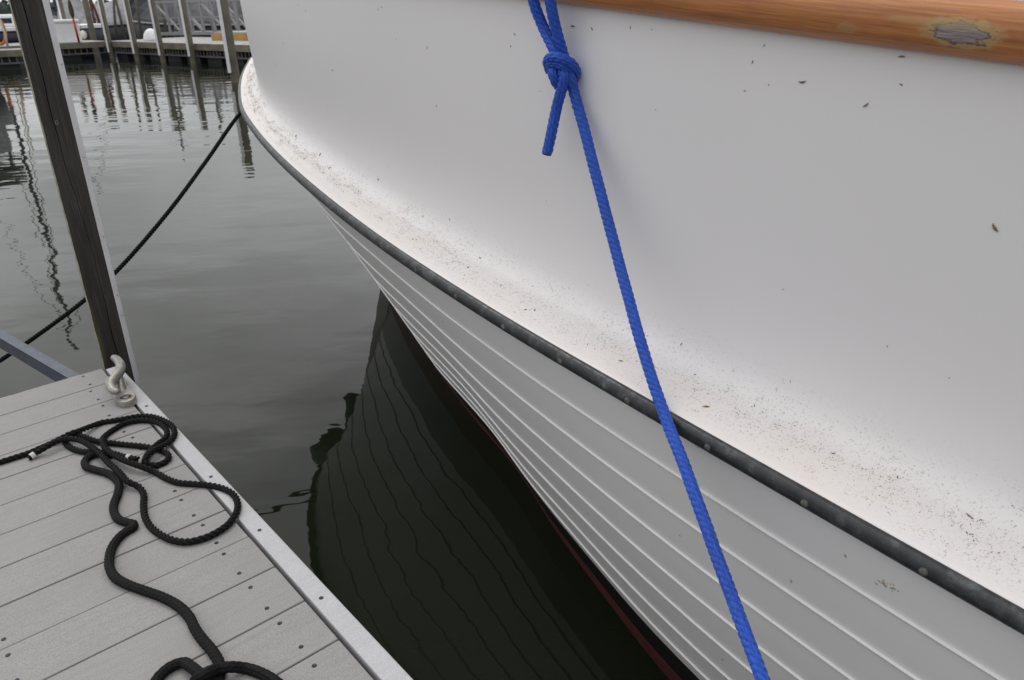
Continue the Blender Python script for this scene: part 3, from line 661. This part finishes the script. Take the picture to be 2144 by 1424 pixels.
# ------------------------------------------------------------------ ropes
def twisted(path, r, lay=.043, strands=3, step=.003, seg=8, phase=0.0):
    X = catmull(path, step); T, A, B = frames(X); s = np.arange(len(X)) * step
    mb = MB(); ro = r * .57; rs = r * .49
    for k in range(strands):
        ph = phase + 2 * np.pi * k / strands + s / lay * 2 * np.pi
        mb.tube(X + ro * (np.cos(ph)[:, None] * A + np.sin(ph)[:, None] * B), rs, seg)
    return mb
def braided(path, r, step=.0022, seg=40, ncol=10, stitch=.011, depth=.10, slant=0.0, taper=True):
    X = catmull(path, step); T, A, B = frames(X); s = np.arange(len(X)) * step
    th = np.arange(seg) / seg * 2 * np.pi
    cph = th[None] * ncol / (2 * np.pi) + slant * s[:, None]
    colx = np.floor(cph); fx = cph - colx - .5
    ls = s[:, None] / stitch + .5 * (colx % 2) + fx * .55
    fy = ls - np.floor(ls) - .5
    bump_ = np.clip(1 - (2 * fx) ** 2, 0, 1) ** .6 * np.clip(1 - (2 * fy) ** 4, 0, 1) ** .6
    rr = r * (1 - depth + depth * 1.6 * bump_)
    if taper: rr[0] *= .85; rr[-1] *= .85
    v = X[:, None] + rr[..., None] * (np.cos(th)[None, :, None] * A[:, None] + np.sin(th)[None, :, None] * B[:, None])
    n_ = len(X)
    f = [(i * seg + j, i * seg + (j + 1) % seg, (i + 1) * seg + (j + 1) % seg, (i + 1) * seg + j) for i in range(n_ - 1) for j in range(seg)]
    f += [tuple(range(seg))[::-1], tuple(range((n_ - 1) * seg, n_ * seg))]
    return MB().add(v.reshape(-1, 3), f)
def local(mb, org):
    mb.v = [tuple(np.array(p) - org) for p in mb.v]; return mb
dwp = lambda L_: [dw(*p) for p in L_]
org = dw(.8, -.12, 0)
coil = empty('twisted_rope', tuple(org)); tag(coil, 'black three strand rope lying in loops by the cleat, with white whipped ends', 'rope')
for nm, L_, ph in (('eye_loop', ROPE_A, 0), ('long_loop', ROPE_B, 1), ('tail', ROPE_D, 2)):
    local(twisted(dwp(L_), .0083, phase=ph), org).build(nm, M['blackrope'], coil, True)
for L_, i, off in ((ROPE_B, -2, .55), (ROPE_D, -2, .3)):
    a, b = dw(*L_[i]), dw(*L_[i + 1]); d = (b - a) / np.linalg.norm(b - a); c_ = a + (b - a) * off
    local(MB().tube([c_ - d * .006, c_ - d * .0055, c_ + d * .0055, c_ + d * .006], [.0084, .0092, .0092, .0084], 14), org).build('whipping', M['whip'], coil, True)
org = dw(1.2, -.23, 0)
o = local(braided(dwp(ROPE_S), .0096, step=.002, seg=36, ncol=8, stitch=.012, depth=.17), org).build('braided_rope', M['blackrope'], None, True, tuple(org))
tag(o, 'smooth black braided rope snaking across the planks toward the bottom edge', 'rope')
# mooring line from the bow, behind the post, out to the left
def depth_pt(px, py, D): return np.array([0, 0, ZC]) + ((px - 1072) / 1635 * CR - (py - 712) / 1635 * CU + CF) * D
ML = [(-1.28, 4.14, 1.215)] + [depth_pt(*q) for q in ((503, 238, 3.92), (430, 340, 3.68), (350, 447, 3.5), (245, 567, 3.38), (175, 630, 3.34), (60, 715, 3.34), (0, 755, 3.36), (-80, 806, 3.4), (-220, 880, 3.45))]
org = np.array([-1.6, 3.0, 0])
o = local(twisted(ML, .0098, lay=.040, step=.0045, seg=7), org).build('mooring_line', M['blackrope'], None, True, tuple(org))
tag(o, 'black mooring line stretched from the bow over the water past the post', 'rope')

# blue line over the wooden rail, knotted, and down to the dock
def onside(px, py, out):
    """point on the sight line, standing `out` metres off the topside"""
    d = Vector(ray(px, py)); loc, nor, fi, dist = bvh.ray_cast(Vector((0, 0, ZC)), d)
    if nor.dot(d) > 0: nor = -nor
    return np.array(loc + d * (-out / max(.25, -d.dot(nor))))
KN = onside(1176, 150, .030)
br_ = .0098
def kp(px, py, off=0.0):                      # near the knot, in a plane square to the sight line
    d = ray(px, py); d0 = ray(1176, 150); D = np.linalg.norm(KN - np.array([0, 0, ZC]))
    return np.array([0, 0, ZC]) + d * (D / (d @ d0)) - d0 * off
W1 = np.array(onside(1262, 12, .012)) 
railp = np.array([0, 0, ZC]) + ray(1390, 868) * 0
loc, nor, fi, dist = BVHTree.FromPolygons([tuple(v_.co + boat.location) for v_ in rail_ob.data.vertices], [tuple(p.vertices) for p in rail_ob.data.polygons]).ray_cast(Vector((0, 0, ZC)), Vector(ray(1391, 868)))
rp = np.array(loc) - ray(1391, 868) * .014
dR = np.linalg.norm(rp - np.array([0, 0, ZC])); dK = np.linalg.norm(KN - np.array([0, 0, ZC]))
def between(px, py, f_): return np.array([0, 0, ZC]) + ray(px, py) * (dK + (dR - dK) * f_)
end1 = np.array([0, 0, ZC]) + ray(1597, 1424) * (dR * .925)
P_stand = [kp(1185, 132, -.002), kp(1193, 160, .012), kp(1201, 190, .008), between(1221, 262, .12), between(1241, 340, .24), between(1275, 470, .42), between(1310, 602, .62), between(1350, 745, .83), rp, rp + (end1 - rp) * .22 + np.array([0, 0, .004]), rp + (end1 - rp) * .6, end1, end1 + (end1 - rp) * .5]
over = zrail(-2.75) + HW
def leg(px0, px1, x_kn, y_kn):
    q0 = onside(px0, 1, .050); q1 = onside(px1, 60, .038)
    inw = -np.array([*BN, 0])
    return [q0 + inw * .30 + np.array([0, 0, .06]), q0 + inw * .16 + np.array([0, 0, .085]), q0 + inw * .06 + np.array([0, 0, .082]), q0 + np.array([0, 0, .055]) - inw * .006, q0, q1, kp(x_kn, y_kn, .0), kp(x_kn + 7, y_kn + 24, -.004)]
blue = empty('blue_line', tuple(KN)); tag(blue, 'bright blue braided line knotted under the wooden rail and led down past the rub rail', 'rope')
kw = dict(step=.0016, seg=40, ncol=9, stitch=.0125, depth=.24, slant=9.0)
local(braided(P_stand, br_, **kw), KN).build('standing_part', M['bluerope'], blue, True)
local(braided(leg(1117, 1139, 1161, 108), br_, **kw), KN).build('loop_leg', M['bluerope'], blue, True)
local(braided(leg(1152, 1164, 1176, 104), br_, **kw), KN).build('loop_leg', M['bluerope'], blue, True)
tailp = [kp(1172, 140, .004), kp(1181, 160, .019), kp(1177, 182, .016), kp(1167, 220, .006), kp(1158, 262, .004), kp(1151, 295, .004), kp(1145, 322, .004)]
o = local(braided(tailp, br_, **kw), KN).build('tail', M['bluerope'], blue, True)
d = tailp[-1] - tailp[-2]; d /= np.linalg.norm(d)
local(MB().tube([tailp[-1] - d * .001, tailp[-1] + d * .0022, tailp[-1] + d * .003], [.0095, .0092, .006], 16), KN).build('melted_end', M['burnt'], o, True)
# the knot: a collar round the parts, crossing over itself
k1 = [kp(1152, 150, -.010), kp(1147, 128, .004), kp(1158, 120, .018), kp(1178, 124, .024), kp(1196, 134, .020), kp(1206, 150, .006), kp(1200, 164, -.010), kp(1180, 160, -.020), kp(1158, 150, -.018)]
k2 = [kp(1150, 138, -.006), kp(1152, 133, .008), kp(1166, 133, .017), kp(1182, 141, .018), kp(1196, 152, .010), kp(1198, 168, -.006)]
k3 = [kp(1160, 140, .004), kp(1157, 152, .012), kp(1161, 166, .012), kp(1168, 178, .004), kp(1176, 180, -.010)]
mbk = braided(k1, .0092, **kw)
for kk in (k2, k3):
    m2 = braided(kk, .0088, **kw); mbk.add(m2.v, m2.f)
local(mbk, KN).build('knot', M['bluerope'], blue, True)

# ------------------------------------------------------------------ the near post
pf = np.array([.874, .485]); pb = np.array([-.485, .874])
PO = np.array([-1.531, 2.656, 0])
post = empty('dock_post', tuple(PO), math.atan2(pf[1], pf[0])); tag(post, 'dark weathered square post with a white edge strip at the dock corner', 'post')
PW = .0905; zs = np.linspace(-.5, 2.6, 70); V = []
for i, z in enumerate(zs):
    cx = .052 + .010 * math.sin(z * 2.3 + .4) + .004 * math.sin(z * 9) + .0015 * math.sin(z * 31) - .006 * z
    cwid = .0012 + .0006 * math.sin(z * 5); j = .0006 * math.sin(z * 17)
    V += [(.0045, .0, z), (cx - cwid, j, z), (cx, .014, z), (cx + cwid, .0004 + j, z), (PW - .002, 0, z), (PW, .003, z), (PW, PW, z), (0, PW, z), (0, .0045, z)]
f = [(i * 9 + k, i * 9 + (k + 1) % 9, (i + 1) * 9 + (k + 1) % 9, (i + 1) * 9 + k) for i in range(len(zs) - 1) for k in range(8)]
mesh_obj('timber', V, f, M['post'], post)
Ve = [];
for z in zs: Ve += [(.0040 + .0007 * math.sin(z * 40), -.0003, z), (-.0006, .0045, z), (-.0006, PW - .003, z)]
mesh_obj('lit_edge', Ve, grid_faces(len(zs), 3, True), M['postedge'], post)
MB().box(PW + .0004, PW + .0192, -.003, .060, -.4, 2.6, .003).build('edge_strip', M['strip'], post)
nme = None
for z in (.62, .70, .92, 1.2, 1.5):
    if nme is None: o = MB().tube([(0, 0, 0), (0, -.0012, 0)], .0018, 8).build('nail', M['deckscrew'], post); nme = o.data
    else: o = share('nail', nme, post)
    o.location = (PW + .0125, -.003, z)
mb = MB().tube([(.047 + .004 * math.cos(a), -.0006, 1.32 + .006 * math.sin(a)) for a in np.linspace(0, 6.0, 14)], .0007, 5); mb.build('knot_ring', M['postedge'], post)
# ------------------------------------------------------------------ the far side of the harbour
BG = {}
for k_, c_, r_ in (('fascia', (.19, .178, .13), .9), ('deckgrey', (.34, .33, .325), .85), ('pile', (.15, .137, .108), .9), ('whitep', (.86, .86, .86), .5), ('tarp', (.10, .104, .112), .7), ('tarplight', (.26, .265, .28), .7), ('tarpdark', (.035, .037, .045), .6), ('alu', (.30, .30, .31), .45), ('yellow', (.42, .26, .09), .7), ('redp', (.42, .012, .02), .45), ('brown', (.06, .045, .035), .8), ('navy', (.008, .010, .03), .35), ('orange', (.46, .16, .03), .6), ('cream', (.62, .6, .5), .6), ('rust', (.13, .05, .03), .85), ('leaf', (.085, .11, .105), .9), ('trunk', (.05, .04, .03), .9), ('shore', (.10, .12, .10), .9), ('glass', (.02, .025, .03), .15)):
    BG[k_] = plain('far_' + k_, c_, r_, var=.05 if k_ in ('whitep', 'alu', 'redp') else .3, scale=3.0)
def lerp(a, b, q): return np.array(a) + (np.array(b) - np.array(a)) * q
def run_dock(name, label, p0, p1, depth, floats=True, hz=.6):
    p0 = np.array(p0); p1 = np.array(p1); d = p1 - p0; L_ = np.linalg.norm(d[:2]); a = math.atan2(d[1], d[0])
    e = empty(name, (p0[0], p0[1], 0), a); tag(e, label, 'dock')
    sg = 1 if (-math.sin(a) * p0[0] + math.cos(a) * p0[1]) > 0 else -1     # behind = away from the camera
    y0, y1 = (0, depth) if sg > 0 else (-depth, 0)
    MB().box(0, L_, y0, y1, hz - .06, hz).build('deck', BG['deckgrey'], e)
    yf = 0 if sg > 0 else 0
    MB().box(0, L_, -.05 if sg > 0 else .003, -.003 if sg > 0 else .05, hz - .20, hz - .005).build('fascia', BG['fascia'], e)
    MB().box(0, L_, -.02 if sg > 0 else .0, .0 if sg > 0 else .02, hz - .42, hz - .37).build('lower_rail', BG['tarp'], e)
    x = .12
    sl = None
    while x < L_ - .1:
        if sl is None: o_ = MB().box(-.02, .02, -.012, .012, hz - .38, hz - .20).build('slat', BG['pile'], e); sl = o_.data
        else: o_ = share('slat', sl, e)
        o_.location = (x, .03 * sg, 0); x += .21
    if floats:
        x = .3
        while x < L_ - .8:
            MB().box(x, x + .9, y0 + .1 * sg if sg > 0 else y1 - 1.6, y0 + 1.6 if sg > 0 else y1 - .1, -.2, hz - .21, .05).build('float_drum', M['float'], e); x += 1.35
    return e
C0 = at(225, 86, .6)
Rr = at(440, 92, .6); Rr2 = lerp(C0, Rr, 1.9)
run_dock('far_dock', 'far grey dock run with white edged piles in front of it', C0, Rr2, 3.2)
run_dock('far_dock', 'far dock run carrying the white box and the red paddle', at(128, 91, .6) * 3 - C0 * 2, C0 + np.array([0, 0, 0]), 3.0)
run_dock('far_dock', 'low dock end at the left edge below the navy boat', at(-60, 108, .6), at(62, 103, .6), 1.2)
# piles with white strips
def far_pile(px, py, label, w=.18, top=2.15, strip=True, pull=.35, base=None):
    p = at(px, py, .6) if base is None else base; d = p[:2] / np.linalg.norm(p[:2]); q = p[:2] - d * pull
    e = empty('far_pile', (q[0], q[1], 0), math.atan2(d[1], d[0]) - math.pi / 2); tag(e, label, 'pile', 'far mooring piles')
    mb = MB(); n = 10
    zz = [-.6, 0, .5, 1.2, top - .02, top]; rr = [.5, .5, .49, .48, .47, .40]
    v = [(w * r_ * math.cos(a), w * r_ * math.sin(a), z) for z, r_ in zip(zz, rr) for a in np.linspace(0, 2 * math.pi, n, endpoint=False)]
    mb.add(v, [(i * n + k, i * n + (k + 1) % n, (i + 1) * n + (k + 1) % n, (i + 1) * n + k) for i in range(5) for k in range(n)] + [tuple(range(5 * n, 6 * n))])
    mb.build('timber', BG['pile'], e, True)
    if strip: MB().box(-w * .66, -w * .30, -w * .52, w * .1, .22, top - .05, .008).build('rub_strip', BG['whitep'], e)
    return e
far_pile(228, 86, 'first white edged pile right of the red paddle, at the dock corner')
far_pile(281, 88, 'pile just left of the white rounded float on the far dock')
far_pile(335, 90, 'pile just right of the white rounded float on the far dock')
far_pile(398, 91, 'brownish pile in front of the white gangway truss', w=.2)
far_pile(0, 0, 'thick green stained pile nearest the white boat', w=.22, base=at(494, 172, 0), pull=0, top=2.1)
far_pile(0, 0, 'bare grey pile standing behind the white ball fender', w=.24, base=lerp(at(196, 86, .6), at(196, 78, .6), .5), pull=0, strip=False, top=2.6)
far_pile(0, 0, 'thin pale pile rising behind the white dock box', w=.20, base=at(143, 80, .6), pull=0, top=2.6)
# white dock box, red paddle, fenders
c_ = at(140, 90, .6); d = c_[:2] / np.linalg.norm(c_[:2])
e = empty('dock_box', (c_[0] + d[0] * .35, c_[1] + d[1] * .35, .6), math.atan2(d[1], d[0]) - math.pi / 2 + .1); tag(e, 'white box with a rounded lid on the far dock', 'dock box')
MB().box(-.62, .50, -.3, .3, .003, .68, .03).build('body', BG['whitep'], e); MB().box(-.66, .54, -.34, .34, .683, .80, .05).build('lid', BG['whitep'], e)
c_ = at(166, 90, .6); c_ = c_ - np.array([*(c_[:2] / np.linalg.norm(c_[:2]) * .12), 0])
e = empty('red_paddle', tuple(c_)); tag(e, 'red shafted paddle standing against the white dock box', 'paddle')
MB().tube([(0, 0, .01), (-.03, .02, .85)], .038, 10).build('shaft', BG['redp'], e, True)
mb = MB(); zz = np.linspace(.83, 1.45, 8); ww = [.03, .07, .085, .09, .085, .075, .06, .03]
mb.add([p for z, w in zip(zz, ww) for p in ((-.03 - w, .02, z), (-.03, -.02, z), (-.03 + w, .02, z), (-.03, .05, z))], [(i * 4 + k, i * 4 + (k + 1) % 4, (i + 1) * 4 + (k + 1) % 4, (i + 1) * 4 + k) for i in range(7) for k in range(4)] + [(28, 29, 30, 31)]).build('blade', BG['brown'], e, True)
def ellipsoid(name, mat, cen, rx, ry, rz, parent=None, zmin=-1.0, n=14):
    v = []; m = 9
    for i in range(m):
        a = math.asin(zmin) + (math.pi / 2 - math.asin(zmin)) * i / (m - 1)
        for k in range(n): v.append((rx * math.cos(a) * math.cos(2 * math.pi * k / n), ry * math.cos(a) * math.sin(2 * math.pi * k / n), rz * math.sin(a)))
    f = [(i * n + k, i * n + (k + 1) % n, (i + 1) * n + (k + 1) % n, (i + 1) * n + k) for i in range(m - 1) for k in range(n)] + [tuple(range(n))[::-1]]
    return mesh_obj(name, v, f, mat, parent, True, tuple(cen))
c_ = at(177, 85, .6)
e = empty('ball_fender', tuple(c_)); tag(e, 'small white ball fender lying beside the dock box', 'fender')
ellipsoid('ball', BG['cream'], (0, 0, .21), .13, .13, .16, e); MB().tube([(0, 0, .36), (-.06, .05, .48), (-.1, .1, .62)], .012, 6).build('cord', BG['tarp'], e)
c_ = at(313, 86, .6); o = ellipsoid('rounded_float', BG['whitep'], c_ + np.array([0, .25, 0]), .30, .28, .42, None, 0.0); tag(o, 'large white rounded float between two far piles', 'float')
c_ = at(217, 76, .6); o = ellipsoid('small_float', BG['whitep'], c_, .17, .15, .16, None, 0.0); tag(o, 'small white float low on the far dock', 'float')
# boats under covers behind the dock
def covered_boat(name, label, cen, ang, L_, W_, H_, covm, hullm, stripe=True):
    e = empty(name, (cen[0], cen[1], 0), ang); tag(e, label, 'boat')
    X = np.linspace(-L_ / 2, L_ / 2, 15); rows = []
    def half(x): q = (x + L_ / 2) / L_; return W_ / 2 * (1 - max(0, (q - .45) / .55) ** 2.2)
    hv = []; cv = []
    for x in X:
        h = half(x); sh = H_ * (.42 + .10 * ((x + L_ / 2) / L_) ** 2)
        hv += [(x, -h * .05, -.1), (x, -h * .75, .02), (x, -h, sh), (x, h, sh), (x, h * .75, .02), (x, h * .05, -.1)]
        rid = H_ * (.92 + .06 * math.sin(x * 2.1))
        cv += [(x, -h * 1.03, sh - .06), (x, -h * .98, sh + .05), (x, -h * .55, (sh + rid) / 2 + .03 * math.sin(x * 5)), (x, 0, rid), (x, h * .55, (sh + rid) / 2), (x, h * .98, sh + .05), (x, h * 1.03, sh - .06)]
    mesh_obj('hull', hv, grid_faces(15, 6) + [tuple(range(6)), tuple(range(84, 90))], hullm, e, True); mesh_obj('cover', cv, grid_faces(15, 7) + [tuple(range(7)), tuple(range(98, 105))], covm, e)
    if stripe:
        mb = MB()
        for sg in (-1, 1): mb.tube([(x, sg * half(x) * 1.02, H_ * (.42 + .10 * ((x + L_ / 2) / L_) ** 2) - .1) for x in X], .05, 6)
        mb.build('gunwale', BG['alu'], e)
    return e
p = at(250, 72, .6); covered_boat('covered_boat', 'grey covered boat behind the far dock left of the gangway', lerp([0, 0, 0], p, 1.16), R(14), 5.4, 2.6, 2.35, BG['tarplight'], BG['tarp'])
p = at(420, 74, .6); covered_boat('covered_boat', 'dark hulled boat behind the white gangway truss', lerp([0, 0, 0], p, 1.14), R(168), 7.0, 2.6, 2.4, BG['tarpdark'], BG['tarpdark'])
p = at(480, 70, .6); covered_boat('covered_boat', 'dark boat half hidden behind the bow of the white boat', lerp([0, 0, 0], p, 1.25), R(8), 8, 2.8, 2.9, BG['tarpdark'], BG['tarp'])
# aluminium gangway of open truss sides
g0 = at(338, 73, .68); g1 = at(505, 71, .68)
gd = (g1 - g0); gl = np.linalg.norm(gd[:2]); e = empty('gangway', tuple(g0 * np.array([1, 1, 0])), math.atan2(gd[1], gd[0])); tag(e, 'white aluminium gangway with open truss rails on the far dock', 'gangway')
MB().box(0, gl, -.05, 1.2, .66, .76).build('walkway', BG['deckgrey'], e)
for y in (-.08, 1.22):
    MB().obox((0, y, .72), (gl, y, .72), .09, .12).build('lower_chord', BG['alu'], e); MB().obox((0, y, 1.92), (gl, y, 1.92), .08, .08).build('upper_chord', BG['alu'], e)
    MB().obox((0, y, 1.32), (gl, y, 1.32), .03, .03).build('mid_rail', BG['alu'], e)
    nb = 7
    for k in range(nb + 1):
        x = gl * k / nb; MB().obox((x, y, .78), (x, y, 1.88), .075, .07).build('upright', BG['alu'], e)
        if k < nb and k % 2 == 0: MB().obox((x + .04, y, 1.86) , (gl * (k + 2) / nb - .04 if k + 2 <= nb else gl - .04, y, .80), .085, .07).build('brace', BG['alu'], e)
# new timber platform close to the bow
w0 = at(446, 84, .62); w1 = at(540, 84, .62); wd = w1 - w0; L_ = np.linalg.norm(wd[:2])
e = empty('timber_platform', (w0[0], w0[1], 0), math.atan2(wd[1], wd[0])); tag(e, 'yellow timber platform on piles next to the bow of the white boat', 'platform')
MB().box(0, L_, 0, 1.6, .83, .87).build('deck', BG['deckgrey'], e); MB().box(0, L_, -.05, -.003, .56, .84).build('beam', BG['yellow'], e); MB().box(0, .05, .002, 1.6, .50, .825).build('beam', BG['yellow'], e)
for x in (.3, 1.15): MB().tube([(x, .25, -.5), (x, .25, .828)], .12, 10).build('pile', BG['rust'], e, True)
# navy sailing boat at the left edge, its mast mostly behind the near post
nb0 = at(2, 104, .0 + .35)
e = empty('sailing_boat', (nb0[0] - 1.2, nb0[1] + 2.4, 0), R(8)); tag(e, 'navy hulled sailing boat with white deck at the left edge behind the post', 'boat')
X = np.linspace(-4, 4, 13); hv = []
for x in X:
    q = (x + 4) / 8; h = 1.35 * (1 - abs(2 * q - .85) ** 2.6 * .75); h = max(.03, h); hv += [(x, -h * .2, -.1), (x, -h * .85, .3), (x, -h, 1.05), (x, h, 1.05), (x, h * .85, .3), (x, h * .2, -.1)]
mesh_obj('hull', hv, grid_faces(13, 6), BG['navy'], e, True)
dv = []
for i, x in enumerate(X): h = -hv[i * 6 + 2][1]; dv += [(x, -h * 1.02, 1.0), (x, -h * 1.02, 1.12), (x, 0, 1.17), (x, h * 1.02, 1.12), (x, h * 1.02, 1.0)]
mesh_obj('deck', dv, grid_faces(13, 5), BG['whitep'], e)
MB().box(-1.6, 1.6, -.75, .75, 1.14, 1.62, .12).build('cabin', BG['whitep'], e)
for x in (-.9, .2): MB().box(x, x + .6, -.758, -.752, 1.28, 1.48).build('window', BG['glass'], e)
MB().tube([(-.35, -.2, 1.15), (-.35, -.2, 13.6)], .085, 8).build('mast', BG['tarp'], e, True)
MB().obox((-.35, -.85, 6.5), (-.35, .55, 6.5), .05, .04).build('spreader', BG['alu'], e); MB().tube([(-.35, -.2, 2.3), (-3.2, 0, 2.4)], .06, 8).build('boom', BG['alu'], e, True)
mb = MB()
for q in ((-3.9, 0, 1.15), (3.9, 0, 1.15), (-.5, -1.2, 1.15), (-.5, 1.0, 1.15)): mb.tube([(-.35, -.2, 13.3), q], .02, 5)
mb.build('stays', BG['tarp'], e)
# a motor boat moored beyond the left edge: only its mirror image reaches the picture
p = at(-105, 206, 0); e = empty('motor_boat', (p[0], p[1], 0), R(100)); tag(e, 'grey motor boat with black canopy, mirrored in the water at the left edge', 'boat')
X = np.linspace(-2.6, 2.6, 11); hv = []
for x in X:
    q = (x + 2.6) / 5.2; h = .78 * (1 - max(0, (q - .5) * 2) ** 2.4); h = max(.03, h); hv += [(x, -h * .2, -.1), (x, -h * .85, .2), (x, -h, .75), (x, h, .75), (x, h * .85, .2), (x, h * .2, -.1)]
mesh_obj('hull', hv, grid_faces(11, 6), BG['tarp'], e, True); MB().box(-2.0, .8, -.66, .66, .77, 1.38, .08).build('cabin', BG['tarplight'], e); MB().box(-2.1, 1.0, -.74, .74, 1.58, 1.95, .10).build('canopy', BG['tarpdark'], e)
for x, y in ((-1.9, -.6), (-1.9, .6), (.7, -.6), (.7, .6)): MB().obox((x, y, 1.30), (x, y, 1.60), .05, .05).build('canopy_post', BG['alu'], e)
# boat stands, poles and a mast among the covered boats
for px, py, lean, h, m_, lb in ((222, 74, -.5, 2.2, 'rust', 'thin rusty prop leaning left beside the covered boats'), (240, 73, .45, 2.2, 'pile', 'thin grey prop leaning right beside the covered boats'), (205, 76, 0, 2.4, 'rust', 'reddish brown upright prop left of the covered boats'), (296, 74, .1, 2.5, 'pile', 'upright grey prop behind the rounded float'), (262, 75, -.15, 2.6, 'pile', 'grey prop between two white edged piles, behind the far dock'), (362, 75, .7, 2.3, 'alu', 'pale pole slanting right across the gangway'), (352, 76, -.12, 2.6, 'pile', 'dark upright prop at the left end of the gangway'), (428, 76, .05, 2.6, 'pile', 'brown upright prop in front of the gangway right of the brownish pile'), (455, 74, -.5, 2.3, 'alu', 'pale pole slanting left by the timber platform')):
    c_ = at(px, py, .6); o = MB().tube([(0, 0, -.55), (lean * .5, 0, h * .5), (lean, 0, h)], .06, 8).build('boat_prop', BG[m_], None, True, tuple(c_)); tag(o, lb, 'prop')
c_ = at(338, 74, .6) * 1.2; e = empty('signal_mast', (c_[0], c_[1], 0)); tag(e, 'thin mast with a round scanner, seen mirrored below the dark hulled boat', 'mast')
MB().tube([(0, 0, -.4), (0, 0, 5.6)], .05, 8).build('pole', BG['tarp'], e, True); ellipsoid('scanner', BG['brown'], (0, 0, 4.0), .38, .38, .42, e); MB().obox((-.7, 0, 4.7), (.7, 0, 4.7), .04, .04).build('crossarm', BG['tarp'], e)
# orange ring and pale davit post on the left dock
c_ = at(3, 96, .6)
o = MB().tube([(.26 * math.cos(a), 0, .52 + .46 * math.sin(a)) for a in np.linspace(0, 2 * math.pi, 25)], .055, 8, False).build('rope_ring', BG['orange'], None, True, tuple(c_)); tag(o, 'orange coil of rope hanging at the left edge of the picture', 'rope')
c_ = at(17, 101, .6)
o = MB().tube([(0, 0, .01), (.02, 0, .5), (-.06, 0, 1.0), (-.10, 0, 2.3)], .035, 8).build('davit_pole', BG['cream'], None, True, tuple(c_)); tag(o, 'thin pale curved pole left of the dark post', 'pole')
# far shore: a low bank with trees
o = MB().box(-1100, 700, 930, 1100, -2, 2.2).build('far_shore', BG['shore']); tag(o, 'low far shore across the water', kind='structure')
mb = MB()
for k in range(2600):
    x = rng.uniform(-900, 500); y = rng.uniform(932, 1000); h = 9 + 5 * math.sin(x * .045) + 3 * math.sin(x * .17 + 1); z = 2 + rng.uniform(0, 1) ** .8 * max(3, h); s = rng.uniform(1.8, 4.6)
    a = rng.uniform(0, 6.28, 3); v = [np.array([math.cos(q), .4 * math.sin(q * 3 + a[1]), math.sin(q) * .8]) * s * rng.uniform(.6, 1.2) + [x, y, z] for q in a[0] + np.linspace(0, 6.28, 7)[:-1]]
    mb.add(v, [tuple(range(6))])
o = mb.build('tree_line', BG['leaf']); tag(o, 'belt of trees on the far shore, haze put into their colour', kind='stuff')  # leaf colour is faded to stand for distance haze
